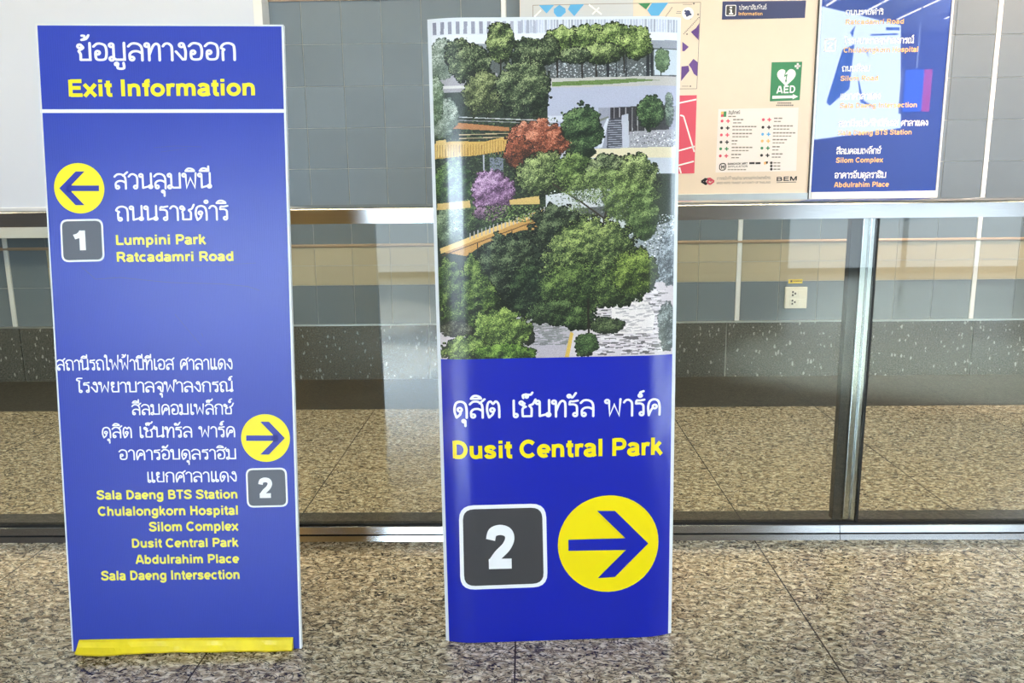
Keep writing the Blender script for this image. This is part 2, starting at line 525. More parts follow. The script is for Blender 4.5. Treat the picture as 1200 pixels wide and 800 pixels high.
TH = {
    'ก': (.82, [S((.14, 0), (.14, .5), (.2, .6), (.06, .7), (.18, .9), (.42, .96), (.64, .86), (.7, .62), (.7, 0))]),
    'ข': (.8, [O(.19, .82, .1), S((.29, .85), (.35, .72), (.15, .56), (.22, .38), (.22, .05)), L((.22, .05), (.68, .05), (.68, 1))]),
    'ค': (.87, [O(.47, .52, .11), S((.37, .47), (.24, .25), (.15, 0)), S((.15, 0), (.11, .5), (.2, .84), (.43, .96), (.66, .84), (.74, .5), (.74, 0))]),
    'ง': (.66, [O(.36, .86, .11), S((.47, .88), (.55, .5), (.52, .05)), L((.52, .05), (.4, .05), (.08, .5))]),
    'จ': (.76, [S((.06, .8), (.22, .95), (.42, .96), (.62, .8), (.66, .5), (.62, .03)), S((.62, .03), (.48, .1), (.46, .38)), O(.36, .42, .11)]),
    'ช': (.86, [O(.15, .85, .1), S((.25, .87), (.3, .74), (.18, .6), (.2, .4), (.2, .05)), L((.2, .05), (.66, .05)), S((.66, .05), (.67, .5), (.56, .68), (.74, .78), (.86, 1.05))]),
    'ซ': (.88, [O(.13, .85, .09), S((.22, .87), (.3, .8), (.2, .7), (.36, .62), (.2, .5), (.2, .05)), L((.2, .05), (.66, .05)), S((.66, .05), (.67, .5), (.56, .68), (.74, .78), (.88, 1.05))]),
    'ณ': (1.2, [O(.24, .1, .1), S((.14, .12), (.14, .5), (.2, .6), (.06, .7), (.18, .9), (.38, .96), (.56, .86), (.6, .62), (.6, .05)), L((.6, .05), (.92, .14)), O(1.0, .12, .1), L((1.04, .1), (1.04, 1))]),
    'ด': (.86, [O(.38, .48, .11), S((.44, .38), (.38, .18), (.2, 0)), S((.2, 0), (.1, .42), (.18, .84), (.43, .96), (.66, .84), (.74, .5), (.74, 0))]),
    'ต': (.86, [O(.38, .45, .11), S((.44, .36), (.38, .18), (.2, 0)), S((.2, 0), (.1, .42), (.14, .82), (.28, .96), (.42, .82), (.56, .96), (.7, .82), (.74, .5), (.74, 0))]),
    'ถ': (.84, [O(.27, .1, .1), S((.16, .12), (.16, .5), (.22, .6), (.06, .7), (.18, .9), (.42, .96), (.65, .86), (.72, .62), (.72, 0))]),
    'ท': (.84, [O(.12, .87, .1), L((.22, .9), (.22, 0)), S((.22, .3), (.4, .78), (.55, .94), (.68, .88), (.72, .68), (.72, 0))]),
    'ธ': (.72, [S((.1, .72), (.16, .92), (.32, .9), (.6, .95)), L((.13, .7), (.13, .05), (.6, .05), (.6, .5)), S((.13, .66), (.45, .66), (.6, .5))]),
    'น': (.86, [O(.12, .87, .1), L((.22, .9), (.22, .05)), L((.22, .05), (.6, .16)), O(.68, .13, .1), L((.72, .12), (.72, 1))]),
    'บ': (.84, [O(.12, .87, .1), L((.22, .9), (.22, .05), (.72, .05), (.72, 1))]),
    'ป': (.84, [O(.12, .87, .1), L((.22, .9), (.22, .05), (.72, .05), (.72, 1.38))]),
    'พ': (.96, [O(.12, .87, .1), L((.22, .9), (.26, .03), (.5, .68), (.76, .03), (.83, 1))]),
    'ฟ': (.96, [O(.12, .87, .1), L((.22, .9), (.26, .03), (.5, .68), (.76, .03), (.83, 1.38))]),
    'ม': (.9, [O(.14, .87, .1), L((.24, .9), (.24, .12)), O(.14, .1, .1), L((.2, .18), (.36, .05), (.76, .05), (.76, 1))]),
    'ย': (.8, [O(.22, .87, .1), S((.12, .84), (.14, .62), (.3, .54)), S((.3, .54), (.14, .4), (.2, .05)), L((.2, .05), (.68, .05), (.68, 1))]),
    'ร': (.64, [S((.1, .72), (.14, .9), (.3, .9), (.54, .95)), S((.1, .72), (.34, .72), (.48, .62), (.5, .4), (.5, .12)), O(.4, .11, .1)]),
    'ล': (.84, [S((.06, .8), (.22, .95), (.45, .96), (.64, .85), (.72, .6), (.72, 0)), S((.72, .4), (.5, .52), (.26, .5), (.12, .35), (.12, .12)), O(.22, .11, .1)]),
    'ว': (.68, [S((.06, .8), (.2, .95), (.38, .95), (.54, .8), (.57, .5), (.55, .12)), O(.45, .11, .1)]),
    'ศ': (.88, [O(.47, .52, .11), S((.37, .47), (.24, .25), (.15, 0)), S((.15, 0), (.11, .5), (.2, .84), (.43, .96), (.66, .84), (.74, .5), (.74, 0)), L((.6, .86), (.86, 1.1))]),
    'ษ': (.86, [O(.12, .87, .1), L((.22, .9), (.22, .05), (.72, .05), (.72, 1)), O(.48, .5, .09), L((.56, .5), (.88, .62))]),
    'ส': (.86, [S((.06, .8), (.22, .95), (.45, .96), (.64, .85), (.72, .6), (.72, 0)), S((.72, .4), (.5, .52), (.26, .5), (.12, .35), (.12, .12)), O(.22, .11, .1), L((.58, .86), (.84, 1.1))]),
    'ห': (.84, [O(.12, .87, .1), L((.22, .9), (.22, 0)), S((.22, .45), (.4, .55), (.58, .76)), O(.6, .86, .1), S((.5, .62), (.7, .56), (.72, .3), (.72, 0))]),
    'ฬ': (1.0, [O(.12, .87, .1), L((.22, .9), (.26, .03), (.5, .68), (.76, .03), (.82, .9)), S((.82, .9), (.84, 1.12), (1.0, 1.14), (.98, .98))]),
    'อ': (.78, [S((.06, .8), (.22, .95), (.42, .96), (.62, .84), (.68, .5), (.62, .12), (.4, .04), (.18, .1), (.14, .4)), O(.25, .45, .1)]),
    'ฮ': (.8, [S((.06, .76), (.2, .9), (.42, .9), (.62, .76), (.68, .45), (.62, .12), (.4, .04), (.18, .1), (.14, .38)), O(.25, .42, .1), S((.4, .9), (.66, .94), (.8, 1.12))]),
    'ญ': (1.1, [O(.24, .1, .1), S((.14, .12), (.14, .5), (.06, .7), (.18, .9), (.38, .96), (.56, .86), (.6, .05)), L((.6, .05), (.98, .05), (.98, 1)), S((.5, -.2), (.7, -.12), (.98, -.25))]),
    'า': (.6, [S((.06, .8), (.16, .93), (.32, .95), (.46, .82), (.49, .6), (.49, 0))]),
    'ำ': (.6, [O(-.12, 1.24, .09), S((.06, .8), (.16, .93), (.32, .95), (.46, .82), (.49, .6), (.49, 0))]),
    'ะ': (.5, [O(.16, .28, .09), S((.25, .3), (.34, .2), (.42, .4)), O(.16, .68, .09), S((.25, .7), (.34, .6), (.42, .8))]),
    'เ': (.42, [O(.25, .1, .1), L((.15, .1), (.15, 1))]),
    'แ': (.76, [O(.25, .1, .1), L((.15, .1), (.15, 1)), O(.59, .1, .1), L((.49, .1), (.49, 1))]),
    'โ': (.5, [O(.32, .1, .1), L((.22, .1), (.22, .95)), S((.22, .95), (.26, 1.1), (.06, 1.16), (.1, 1.34), (.46, 1.36))]),
    'ไ': (.5, [O(.34, .1, .1), L((.24, .1), (.24, 1.1)), S((.24, 1.1), (.22, 1.32), (.1, 1.4), (.04, 1.26), (.14, 1.22))]),
    'ั': (0, [O(-.48, 1.22, .08), S((-.4, 1.2), (-.3, 1.14), (-.12, 1.4))]),
    'ิ': (0, [S((-.66, 1.14), (-.54, 1.28), (-.38, 1.31), (-.2, 1.24), (-.13, 1.14)), L((-.66, 1.14), (-.13, 1.14))]),
    'ี': (0, [S((-.66, 1.14), (-.54, 1.28), (-.38, 1.31), (-.2, 1.24), (-.13, 1.14)), L((-.66, 1.14), (-.13, 1.14), (-.13, 1.44))]),
    'ุ': (0, [O(-.2, -.2, .07), L((-.12, -.18), (-.12, -.5))]),
    'ู': (0, [O(-.46, -.2, .07), S((-.4, -.22), (-.4, -.44), (-.12, -.44), (-.12, -.14))]),
    '็': (0, [O(-.38, 1.22, .06), S((-.56, 1.14), (-.58, 1.3), (-.4, 1.36), (-.3, 1.3)), S((-.3, 1.34), (-.16, 1.34), (-.08, 1.46))]),
    '้': (0, [S((-.4, 1.42), (-.28, 1.4), (-.28, 1.26), (-.42, 1.18)), S((-.42, 1.18), (-.2, 1.24), (-.08, 1.44))]),
    '่': (0, [L((-.16, 1.18), (-.16, 1.44))]),
    '์': (0, [O(-.24, 1.2, .08), S((-.2, 1.28), (-.24, 1.38), (-.06, 1.46))]),
    ' ': (.5, []),
}
W2 = .1
LA = {
    'A': (1.0, [L((.1, 0), (.44, 1)), L((.9, 0), (.56, 1)), L((.42, .92), (.58, .92)), L((.24, .3), (.76, .3))]),
    'B': (.98, [L((.2, 0), (.2, 1)), L((.2, .915), (.55, .915)) + A(.55, .715, .21, .2, 90, -90)[1:] + [(.2, .515)], L((.2, .515), (.58, .515)) + A(.58, .3, .25, .215, 90, -90)[1:] + [(.2, .085)]]),
    'C': (1.0, [A(.52, .5, .4, .415, 42, 318, 18)]),
    'D': (1.0, [L((.2, 0), (.2, 1)), L((.2, .915), (.45, .915)) + A(.45, .5, .38, .415, 90, -90)[1:] + [(.2, .085)]]),
    'E': (.92, [L((.2, 0), (.2, 1)), L((.2, .915), (.84, .915)), L((.2, .515), (.78, .515)), L((.2, .085), (.87, .085))]),
    'F': (.86, [L((.2, 0), (.2, 1)), L((.2, .915), (.82, .915)), L((.2, .5), (.72, .5))]),
    'G': (1.08, [A(.53, .5, .4, .415, 42, 320, 18), L((.56, .42), (.94, .42)), L((.85, .46), (.85, .12))]),
    'H': (1.0, [L((.2, 0), (.2, 1)), L((.8, 0), (.8, 1)), L((.2, .52), (.8, .52))]),
    'I': (.4, [L((.2, 0), (.2, 1))]),
    'K': (1.0, [L((.2, 0), (.2, 1)), L((.2, .36), (.82, 1)), L((.42, .58), (.9, 0))]),
    'L': (.84, [L((.2, 0), (.2, 1)), L((.2, .085), (.82, .085))]),
    'M': (1.16, [L((.19, 0), (.19, 1)), L((.97, 0), (.97, 1)), L((.22, .97), (.56, .06), (.6, .06), (.94, .97))]),
    'N': (1.0, [L((.2, 0), (.2, 1)), L((.8, 0), (.8, 1)), L((.22, .95), (.78, .05))]),
    'O': (1.08, [A(.54, .5, .42, .415, 0, 360, 22)]),
    'P': (.94, [L((.2, 0), (.2, 1)), L((.2, .915), (.55, .915)) + A(.55, .68, .25, .235, 90, -90)[1:] + [(.2, .445)]]),
    'R': (1.0, [L((.2, 0), (.2, 1)), L((.2, .915), (.58, .915)) + A(.58, .69, .23, .225, 90, -90)[1:] + [(.2, .465)], S((.5, .45), (.66, .34), (.88, 0))]),
    'S': (.94, [S((.8, .72), (.72, .88), (.46, .92), (.2, .83), (.19, .66), (.4, .55), (.62, .47), (.78, .36), (.75, .17), (.48, .08), (.2, .14), (.12, .31))]),
    'T': (.86, [L((.05, .915), (.81, .915)), L((.43, 0), (.43, .92))]),
    'U': (1.0, [L((.2, 1), (.2, .38)) + A(.5, .38, .3, .295, 180, 360) + [(.8, 1)]]),
    'Y': (.94, [L((.08, 1), (.47, .42)), L((.86, 1), (.47, .42)), L((.47, .46), (.47, 0))]),
    'a': (.78, [S((.13, .54), (.22, .64), (.4, .66), (.58, .58), (.6, .44)), L((.6, .48), (.6, .14), (.66, 0)), S((.6, .4), (.36, .36), (.16, .3), (.13, .16), (.28, .07), (.5, .1), (.6, .24))]),
    'b': (.86, [L((.18, 0), (.18, 1)), A(.44, .365, .26, .29, 0, 360, 18)]),
    'c': (.78, [A(.42, .365, .29, .29, 45, 315, 14)]),
    'd': (.86, [L((.68, 0), (.68, 1)), A(.42, .365, .26, .29, 0, 360, 18)]),
    'e': (.8, [A(.41, .365, .29, .29, 0, 310, 16), L((.14, .35), (.72, .35))]),
    'f': (.48, [S((.26, 0), (.26, .7), (.3, .88), (.48, .92)), L((.04, .655), (.46, .655))]),
    'g': (.86, [A(.42, .375, .26, .285, 0, 360, 18), S((.68, .73), (.68, .1), (.64, -.12), (.42, -.21), (.2, -.16), (.16, -.06))]),
    'h': (.86, [L((.18, 0), (.18, 1)), S((.18, .36), (.24, .58), (.44, .65), (.62, .58), (.67, .4), (.67, 0))]),
    'i': (.4, [L((.2, 0), (.2, .73)), L((.2, .83), (.2, 1))]),
    'k': (.8, [L((.18, 0), (.18, 1)), L((.18, .24), (.62, .73)), L((.36, .44), (.7, 0))]),
    'l': (.4, [L((.2, 0), (.2, 1))]),
    'm': (1.26, [L((.18, 0), (.18, .73)), S((.18, .36), (.24, .58), (.4, .65), (.57, .58), (.62, .4), (.62, 0)), S((.62, .36), (.68, .58), (.84, .65), (1.01, .58), (1.06, .4), (1.06, 0))]),
    'n': (.86, [L((.18, 0), (.18, .73)), S((.18, .36), (.24, .58), (.44, .65), (.62, .58), (.67, .4), (.67, 0))]),
    'o': (.86, [A(.43, .365, .3, .29, 0, 360, 20)]),
    'p': (.86, [L((.18, -.28), (.18, .73)), A(.44, .365, .26, .29, 0, 360, 18)]),
    'r': (.56, [L((.18, 0), (.18, .73)), S((.18, .38), (.24, .58), (.38, .65), (.54, .62))]),
    's': (.78, [S((.62, .5), (.54, .62), (.36, .65), (.18, .58), (.2, .44), (.4, .37), (.58, .29), (.58, .15), (.38, .08), (.2, .11), (.12, .22))]),
    't': (.48, [S((.24, .93), (.24, .7), (.24, .22), (.3, .09), (.46, .08)), L((.04, .655), (.45, .655))]),
    'u': (.86, [S((.18, .73), (.18, .32), (.24, .14), (.42, .08), (.6, .15), (.67, .34)), L((.67, 0), (.67, .73))]),
    'x': (.78, [L((.06, 0), (.7, .73)), L((.06, .73), (.7, 0))]),
    '1': (.7, [L((.44, 0), (.44, 1)), S((.46, .94), (.3, .76), (.1, .68))]),
    '2': (.78, [S((.14, .68), (.2, .86), (.4, .92), (.6, .86), (.66, .7), (.56, .5), (.34, .3), (.17, .085)), L((.08, .085), (.7, .085))]),
    ' ': (.4, []),
}


def ribbon(pts, hw, cap_round=False):
    P = [pts[0]]
    for p in pts[1:]:
        if (p[0] - P[-1][0]) ** 2 + (p[1] - P[-1][1]) ** 2 > 1e-8:
            P.append(p)
    n = len(P)
    closed = n > 3 and abs(P[0][0] - P[-1][0]) < 1e-6 and abs(P[0][1] - P[-1][1]) < 1e-6
    vs_, fs = [], []
    for i in range(n):
        if closed and i in (0, n - 1):
            a, b = P[-2], P[1]
            d0 = (P[0][0] - a[0], P[0][1] - a[1])
            d1 = (b[0] - P[0][0], b[1] - P[0][1])
        else:
            d0 = (P[i][0] - P[i - 1][0], P[i][1] - P[i - 1][1]) if i > 0 else None
            d1 = (P[i + 1][0] - P[i][0], P[i + 1][1] - P[i][1]) if i < n - 1 else None
            d0 = d0 or d1
            d1 = d1 or d0
        l0 = math.hypot(*d0)
        l1 = math.hypot(*d1)
        n0 = (-d0[1] / l0, d0[0] / l0)
        n1 = (-d1[1] / l1, d1[0] / l1)
        mx, my = n0[0] + n1[0], n0[1] + n1[1]
        ml = math.hypot(mx, my) or 1e-6
        mx, my = mx / ml, my / ml
        k = min(1.7, 1 / max(0.3, mx * n0[0] + my * n0[1]))
        vs_ += [(P[i][0] + mx * hw * k, P[i][1] + my * hw * k), (P[i][0] - mx * hw * k, P[i][1] - my * hw * k)]
    fs = [(2 * i, 2 * i + 1, 2 * i + 3, 2 * i + 2) for i in range(n - 1)]
    out = [(vs_, fs)]
    if cap_round and not closed:
        for c in (P[0], P[-1]):
            out.append(([(c[0] + hw * math.cos(t * math.pi / 4), c[1] + hw * math.sin(t * math.pi / 4)) for t in range(8)], [tuple(range(8))]))
    return out


def lettering(text, hw=None):
    """strokes of a line of text: list of (verts2d, faces), and its width, in units of the letter height"""
    thai = any('\u0e00' < c < '\u0e7f' for c in text)
    font = TH if thai else LA
    hw = hw or (.06 if thai else .112)
    x, out, prev = 0.0, [], ''
    for c in text:
        adv, strokes = font[c]
        sh = -.26 if (adv == 0 and prev in 'ปฟ') else (-.08 if adv == 0 else 0)
        if thai and adv == 0 and prev in 'ขคดตบถทนม' and sh == 0:
            sh = -.06
        for s in strokes:
            for vv, ff in ribbon(s, hw, thai):
                out.append(([(p[0] + x + sh, p[1]) for p in vv], ff))
        x += adv
        if adv:
            prev = c
    xs = [p[0] for vv, _ in out for p in vv]
    return out, min(xs), max(xs)


def put_text(mb, loc, text, left, right, top_y, depth, hw=None, curve=None):
    """writes text on a face. loc(px,py)->(u,v) on that face; left,right: baseline ends in photo pixels; top_y: pixel row of the letter tops above left."""
    st, x0, x1 = lettering(text, hw)
    a, b = loc(*left), loc(*right)
    t = loc(left[0], top_y)
    k = (b[0] - a[0]) / (x1 - x0)
    h = t[1] - a[1]
    sl = (b[1] - a[1]) / (x1 - x0)
    for i, (vv, ff) in enumerate(st):
        pts = []
        for p in vv:
            u = a[0] + (p[0] - x0) * k
            v = a[1] + (p[0] - x0) * sl + p[1] * h
            pts.append((u, depth - i % 9 * 4e-6 + (curve(u) if curve else 0), v))
        mb.add(pts, ff)


def face_poly(mb, loc, pts, depth, curve=None):
    q = [loc(*p) for p in pts]
    mb.add([(u, depth + (curve(u) if curve else 0), v) for u, v in q], [tuple(range(len(q)))])


def face_line(mb, loc, p0, p1, width_m, depth):
    a, b = loc(*p0), loc(*p1)
    dx, dz = b[0] - a[0], b[1] - a[1]
    l = math.hypot(dx, dz)
    nx, nz = -dz / l * width_m / 2, dx / l * width_m / 2
    mb.add([(a[0] + nx, depth, a[1] + nz), (b[0] + nx, depth, b[1] + nz), (b[0] - nx, depth, b[1] - nz), (a[0] - nx, depth, a[1] - nz)], [(0, 1, 2, 3)])


def face_disc(mb, c, ru, rv, depth, curve=None, rings=6, seg=48):
    vs_ = [(c[0], depth + (curve(c[0]) if curve else 0), c[1])]
    for r in range(1, rings + 1):
        for s in range(seg):
            a = 2 * math.pi * s / seg
            u = c[0] + ru * r / rings * math.cos(a)
            vs_.append((u, depth + (curve(u) if curve else 0), c[1] + rv * r / rings * math.sin(a)))
    fs = [(0, 1 + s, 1 + (s + 1) % seg) for s in range(seg)]
    for r in range(rings - 1):
        b0, b1 = 1 + r * seg, 1 + (r + 1) * seg
        fs += [(b0 + s, b1 + s, b1 + (s + 1) % seg, b0 + (s + 1) % seg) for s in range(seg)]
    mb.add(vs_, fs)


def round_rect(cs, r, n=5):
    """cs: four corners (u,v) TL,TR,BR,BL; returns rounded outline"""
    out = []
    for i in range(4):
        p = Vector(cs[i])
        a = (Vector(cs[i - 1]) - p).normalized() * r
        b = (Vector(cs[(i + 1) % 4]) - p).normalized() * r
        for k in range(n + 1):
            t = k / n
            q = p + a * (1 - t) ** 2 + b * t ** 2
            out.append((q.x, q.y))
    return out


def face_outline(mb, pts, depth):
    mb.add([(u, depth, v) for u, v in pts], [tuple(range(len(pts)))])


# ================================================================== THE SETTING
def slab(name, x0, x1, y0, y1, z0, z1, mat):
    return struct(MB().box(x0, x1, y0, y1, z0, z1).build(name, mat))


XL, XR, YB, ZC = -7.5, 8.5, -6.0, 4.0
slab('floor', XL, XR, YB, YW + 0.2, -0.12, 0, 'floor')
slab('ceiling', XL, XR, YB, YW + 0.2, ZC, ZC + 0.1, 'ceiling')
slab('ceiling_bulkhead', XL, XR, 2.44, 2.54, 2.78, ZC, 'white_wall')  # added out of view to keep the warm lamps off the front floor
slab('wall_left', XL - 0.1, XL, YB, YW + 0.2, 0, ZC, 'brown_wall')
slab('wall_right', XR, XR + 0.1, YB, YW + 0.2, 0, ZC, 'white_wall')
slab('trim_13', XL, XR, 4.2, YW - 0.02, 0, 0.0012, 'floor_border')  # strip of painted shade on the floor along the wall
slab('trim_14', XL, XR, YG + 0.06, 2.77, 0, 0.0012, 'floor_border')  # strip of painted shade at the foot of the glass

# far wall: grout slab and one skin of tiles
WALL = slab('wall_far', XL, XR, YW, YW + 0.2, 0, ZC, 'grout')
STRIPS = [-4.7, -3.262, -1.577, -0.132, 1.303, 2.752, 4.2]
ROWS = [.356, .602, .848, 1.074, 1.314, 1.554, 1.795, 2.035, 2.278, 2.52, 2.76, 3.0, 3.24, 3.48, 3.72, 4.0]
cols = []
edges = [XL] + STRIPS + [XR]
for i in range(len(edges) - 1):
    a = edges[i] + (0.03 if i else 0)
    b = edges[i + 1]
    n = max(1, round((b - a) / 0.238))
    cols += [(a + (b - a) * k / n, a + (b - a) * (k + 1) / n) for k in range(n)]


def tiles(name, mat, xs, rows, gap=0.0018, proud=0.004):
    mb = MB()
    tone = []
    for (a, b) in xs:
        for (z0, z1) in rows:
            mb.box(a + gap, b - gap, YW - proud, YW, z0 + gap, z1 - gap)
            tone += [rng.random()] * 8
    o = mb.build(name, mat, WALL)
    at = o.data.attributes.new('tone', 'FLOAT', 'POINT')
    at.data.foreach_set('value', np.array(tone, dtype=np.float32))
    return o


BAND_X = -2.98
rows_all = list(zip(ROWS[:-1], ROWS[1:]))
tiles('tile_skin', 'tile', cols, [r for r in rows_all if abs(r[0] - .602) > .01])
tiles('tile_skin', 'tile', [c for c in cols if c[1] <= BAND_X + 0.1], [(.602, .848)])
tiles('beige_tile_band', 'tile_beige', [c for c in cols if c[1] > BAND_X + 0.1], [(.602, .725), (.725, .848)])
mb = MB()
mb.profile_x([(YW, .838), (YW - .006, .838), (YW - .013, .843), (YW - .013, .85), (YW - .006, .858), (YW, .858)], XL, XR)
struct(mb.build('trim_10', 'trim_brown'))
mb = MB()
for a, b in [(-7.5, -4.0), (-3.99, -3.225), (-3.215, -1.96), (-1.95, -0.62), (-0.61, 1.25), (1.262, 2.78), (2.79, 5.0), (5.01, 8.5)]:
    mb.box(a, b, YW - .014, YW, 0.0, .346)
struct(mb.build('baseboard_far', 'base'))
struct(MB().box(XL, XR, YW - .017, YW, .346, .357).build('trim_11', 'alu'))
for i, x in enumerate(STRIPS):
    struct(MB().box(x, x + .027, YW - .01, YW, .358, ZC, .002).build('trim_%d' % (i + 1), 'alu_white'))
struct(MB().box(XL, XR, YW - .012, YW, 2.276, 2.292).build('trim_12', 'trim_brown'))

# wall behind the camera with daylit windows (seen reflected in glass, rail and signs)
WIN = [(-3.7, -.8, .02, 2.3), (3.6, 6.9, .02, 1.12)]
mb = MB()
mb.box(XL, XR, YB - .15, YB, 0, .02).box(XL, XR, YB - .15, YB, 2.3, ZC)
xs = [XL] + [q for a in WIN for q in a[:2]] + [XR]
for k in range(0, len(xs), 2):
    mb.box(xs[k], xs[k + 1], YB - .15, YB, .02, 2.3)
for a in WIN[1:]:
    mb.box(a[0], a[1], YB - .15, YB, a[3], 2.3)
struct(mb.build('wall_behind', 'brown_wall'))
for i, (a, b, z0, z1) in enumerate(WIN):
    zm = min(1.14, z1)
    wo = struct(MB().box(a, b, YB - .1, YB - .09, z0, zm).build('window_%d' % (i + 1), 'window_low'))
    if z1 > zm:
        MB().box(a, b, YB - .1, YB - .09, zm, z1).build('upper_pane', 'window', wo)
    fr = MB().box(a, b, YB - .08, YB - .02, z0, z0 + .05).box(a, b, YB - .08, YB - .02, z1 - .05, z1)
    n = round((b - a) / 1.6)
    for k in range(n + 1):
        x = a + (b - a - .05) * k / n
        fr.box(x, x + .05, YB - .08, YB - .02, z0 + .05, z1 - .05)
    fr.build('window_frame', 'dark_steel', wo)

# glowing panel added on the side wall for glare on the park sign
slab('window_3', XR - .02, XR - .01, -4.8, -1.2, .9, 2.7, 'window_side')
f = MB().box(XR - .06, XR, -4.85, -4.78, .85, 2.75).box(XR - .06, XR, -1.22, -1.15, .85, 2.75).box(XR - .06, XR, -4.78, -1.22, .85, .92).box(XR - .06, XR, -4.78, -1.22, 2.68, 2.75)
f.build('window_frame', 'dark_steel', bpy.data.objects['window_3'])

# ceiling lights
def ceiling_light(x, y, lx, ly, mat, label, group):
    t = thing('ceiling_light', label, 'ceiling light', Matrix.Translation((x, y, ZC)), group)
    MB().box(-lx / 2, lx / 2, -ly / 2, ly / 2, -.05, -.04).build('diffuser', mat, t)
    f = MB()
    f.box(-lx / 2 - .03, lx / 2 + .03, -ly / 2 - .03, -ly / 2, -.055, 0).box(-lx / 2 - .03, lx / 2 + .03, ly / 2, ly / 2 + .03, -.055, 0)
    f.box(-lx / 2 - .03, -lx / 2, -ly / 2, ly / 2, -.055, 0).box(lx / 2, lx / 2 + .03, -ly / 2, ly / 2, -.055, 0)
    f.build('frame', 'alu', t)


for x in (-4.2, -1.4, 1.4, 4.2):
    ceiling_light(x, -1.3, 2.2, .35, 'lamp_near', 'neutral white linear ceiling light over the concourse in front of the glass', 'concourse ceiling lights')
for x in (-4.6, -1.6, 1.4, 4.4):
    ceiling_light(x, 2.72, 2.2, .24, 'lamp_far', 'warm linear ceiling light over the passage behind the glass', 'passage ceiling lights')
for x in (3.9, 4.7, 5.5, 6.3, 7.1):
    ceiling_light(x, -3.6, .06, 1.8, 'lamp_near', 'slim strip light on the ceiling behind the camera', 'slim ceiling strips')


def downlight(x, y, power, rgb, label, aim, cone=1.5, blend=.9, name='downlight'):
    t = thing(name, label, name.replace('_', ' '), Matrix.Translation((x, y, ZC)))
    cyl = MB()
    n = 24
    for r0, r1, z0, z1 in ((.05, .06, -.06, 0),):
        ring = [(r * math.cos(2 * math.pi * k / n), r * math.sin(2 * math.pi * k / n), z) for r, z in ((r1, z1), (r1, z0), (r0, z0), (r0, z1)) for k in range(n)]
        cyl.add(ring, [(q * n + k, q * n + (k + 1) % n, ((q + 1) % 4) * n + (k + 1) % n, ((q + 1) % 4) * n + k) for q in range(4) for k in range(n)])
    cyl.build('housing', 'alu_white', t)
    d = bpy.data.lights.new('spot', 'SPOT')
    d.energy = power
    d.color = rgb
    d.spot_size = cone
    d.spot_blend = blend
    d.shadow_soft_size = .05
    o = bpy.data.objects.new('lamp', d)
    COL.objects.link(o)
    o.parent = t
    o.location = (0, 0, -.05)
    o.rotation_euler = (Vector(aim) - Vector((x, y, ZC - .05))).to_track_quat('-Z', 'Y').to_euler()


downlight(1.2, 3.9, SPOT_W, (1, .92, .85), 'recessed warm downlight over the cream information board', (1.2, YW, 1.4))
downlight(3.3, 3.9, SPOT_W * 46, (1, .62, .40), 'recessed warm downlight over the tiles beside the blue poster', (3.05, YW, 1.7), .95, .8)


# added lamps imitate daylight on the rear floor (its mirror image brightens the glass)
for x, y, r, k_, lab in ((-1.15, -.35, .62, 1, 'over the floor behind the camera, on the side of the exit sign'), (-2.0, -2.4, 1.2, 1, 'over the floor before the tall window')):
    downlight(x, y, FLOOR_FILL_W * k_, (.82, .92, 1), 'round roof light ' + lab, (x, y, 0), 2 * math.atan(r * 1.25 / (ZC - .05)), .55, 'roof_light')


t = thing('long_roof_light', 'long slanting roof light over the floor beside the advertising box', 'roof light', Matrix.Translation((3.5, -2.1, ZC)) @ Matrix.Rotation(.47, 4, 'Z'))
f = MB().box(-.82, -.76, -2.9, 2.9, -.05, 0).box(.76, .82, -2.9, 2.9, -.05, 0).box(-.76, .76, -2.9, -2.84, -.05, 0).box(-.76, .76, 2.84, 2.9, -.05, 0)
f.build('frame', 'alu_white', t)
d = bpy.data.lights.new('daylight', 'AREA')  # added lamp in place of daylight, for the mirrored bright floor
d.shape = 'RECTANGLE'
d.size, d.size_y = 1.5, 5.6
d.energy = LONG_FILL_W
d.color = (.56, .8, 1)
d.spread = math.radians(16)
o = bpy.data.objects.new('daylight', d)
COL.objects.link(o)
o.parent = t
o.location = (0, 0, -.02)


# ================================================================== GLASS BALUSTRADE
gb = thing('glass_balustrade', 'long glass balustrade with flat stainless steel handrail behind the two signs', 'balustrade', Matrix.Translation((0, YG, 0)))
RX0, RX1 = -6.0, 6.0
prof = [(0, 1.072), (0, 1.116), (.003, 1.119), (.012, 1.1225), (.025, 1.1262), (.042, 1.1292), (.06, 1.131), (.06, 1.072)]
MB().profile_x(prof, RX0, RX1).build('handrail', 'steel', gb)
track = [(-.004, 1.004, 'a'), (1.006, 2.9, 'b')]
mb = MB()
for a, b in ((RX0, 1.0505), (1.0525, RX1)):
    mb.profile_x([(0, 0), (0, .001), (.0052, .0190), (.0075, .0195), (.05, .0195), (.05, 0)], a, b)
    mb.profile_x([(.0065, .0245), (.0118, .0478), (.0145, .0495), (.05, .0495), (.05, .0245)], a, b)
mb.build('floor_track', 'steel', gb)
MB().box(RX0, RX1, .0155, .045, .0005, .056).build('gasket', 'dark_gap', gb)
for x in (-4.9, -3.9, -2.9, -1.9, -.9, .1, 1.08, 2.08, 3.08, 4.08, 5.08):
    if x + .05 > 2.5 or x < -2.2:
        vis = False
    x1 = x + .034
    p = MB()
    p.box(x1 - .078, x1 - .046, .042, .075, .056, 1.072, .002)
    o = p.build('post', 'dark_steel', gb)
    c = MB().box(x1 - .046, x1 - .026, .032, .07, .056, 1.072, .003)
    c.box(x1 - .022, x1 - .006, .03, .07, .056, 1.072, .003).box(x1 - .027, x1 - .02, .04, .066, .056, 1.07)
    c.build('cover_strip', 'steel', o)
    MB().box(x1 - .006, x1 + .001, .022, .05, .056, 1.072).build('seal', 'dark_gap', o)
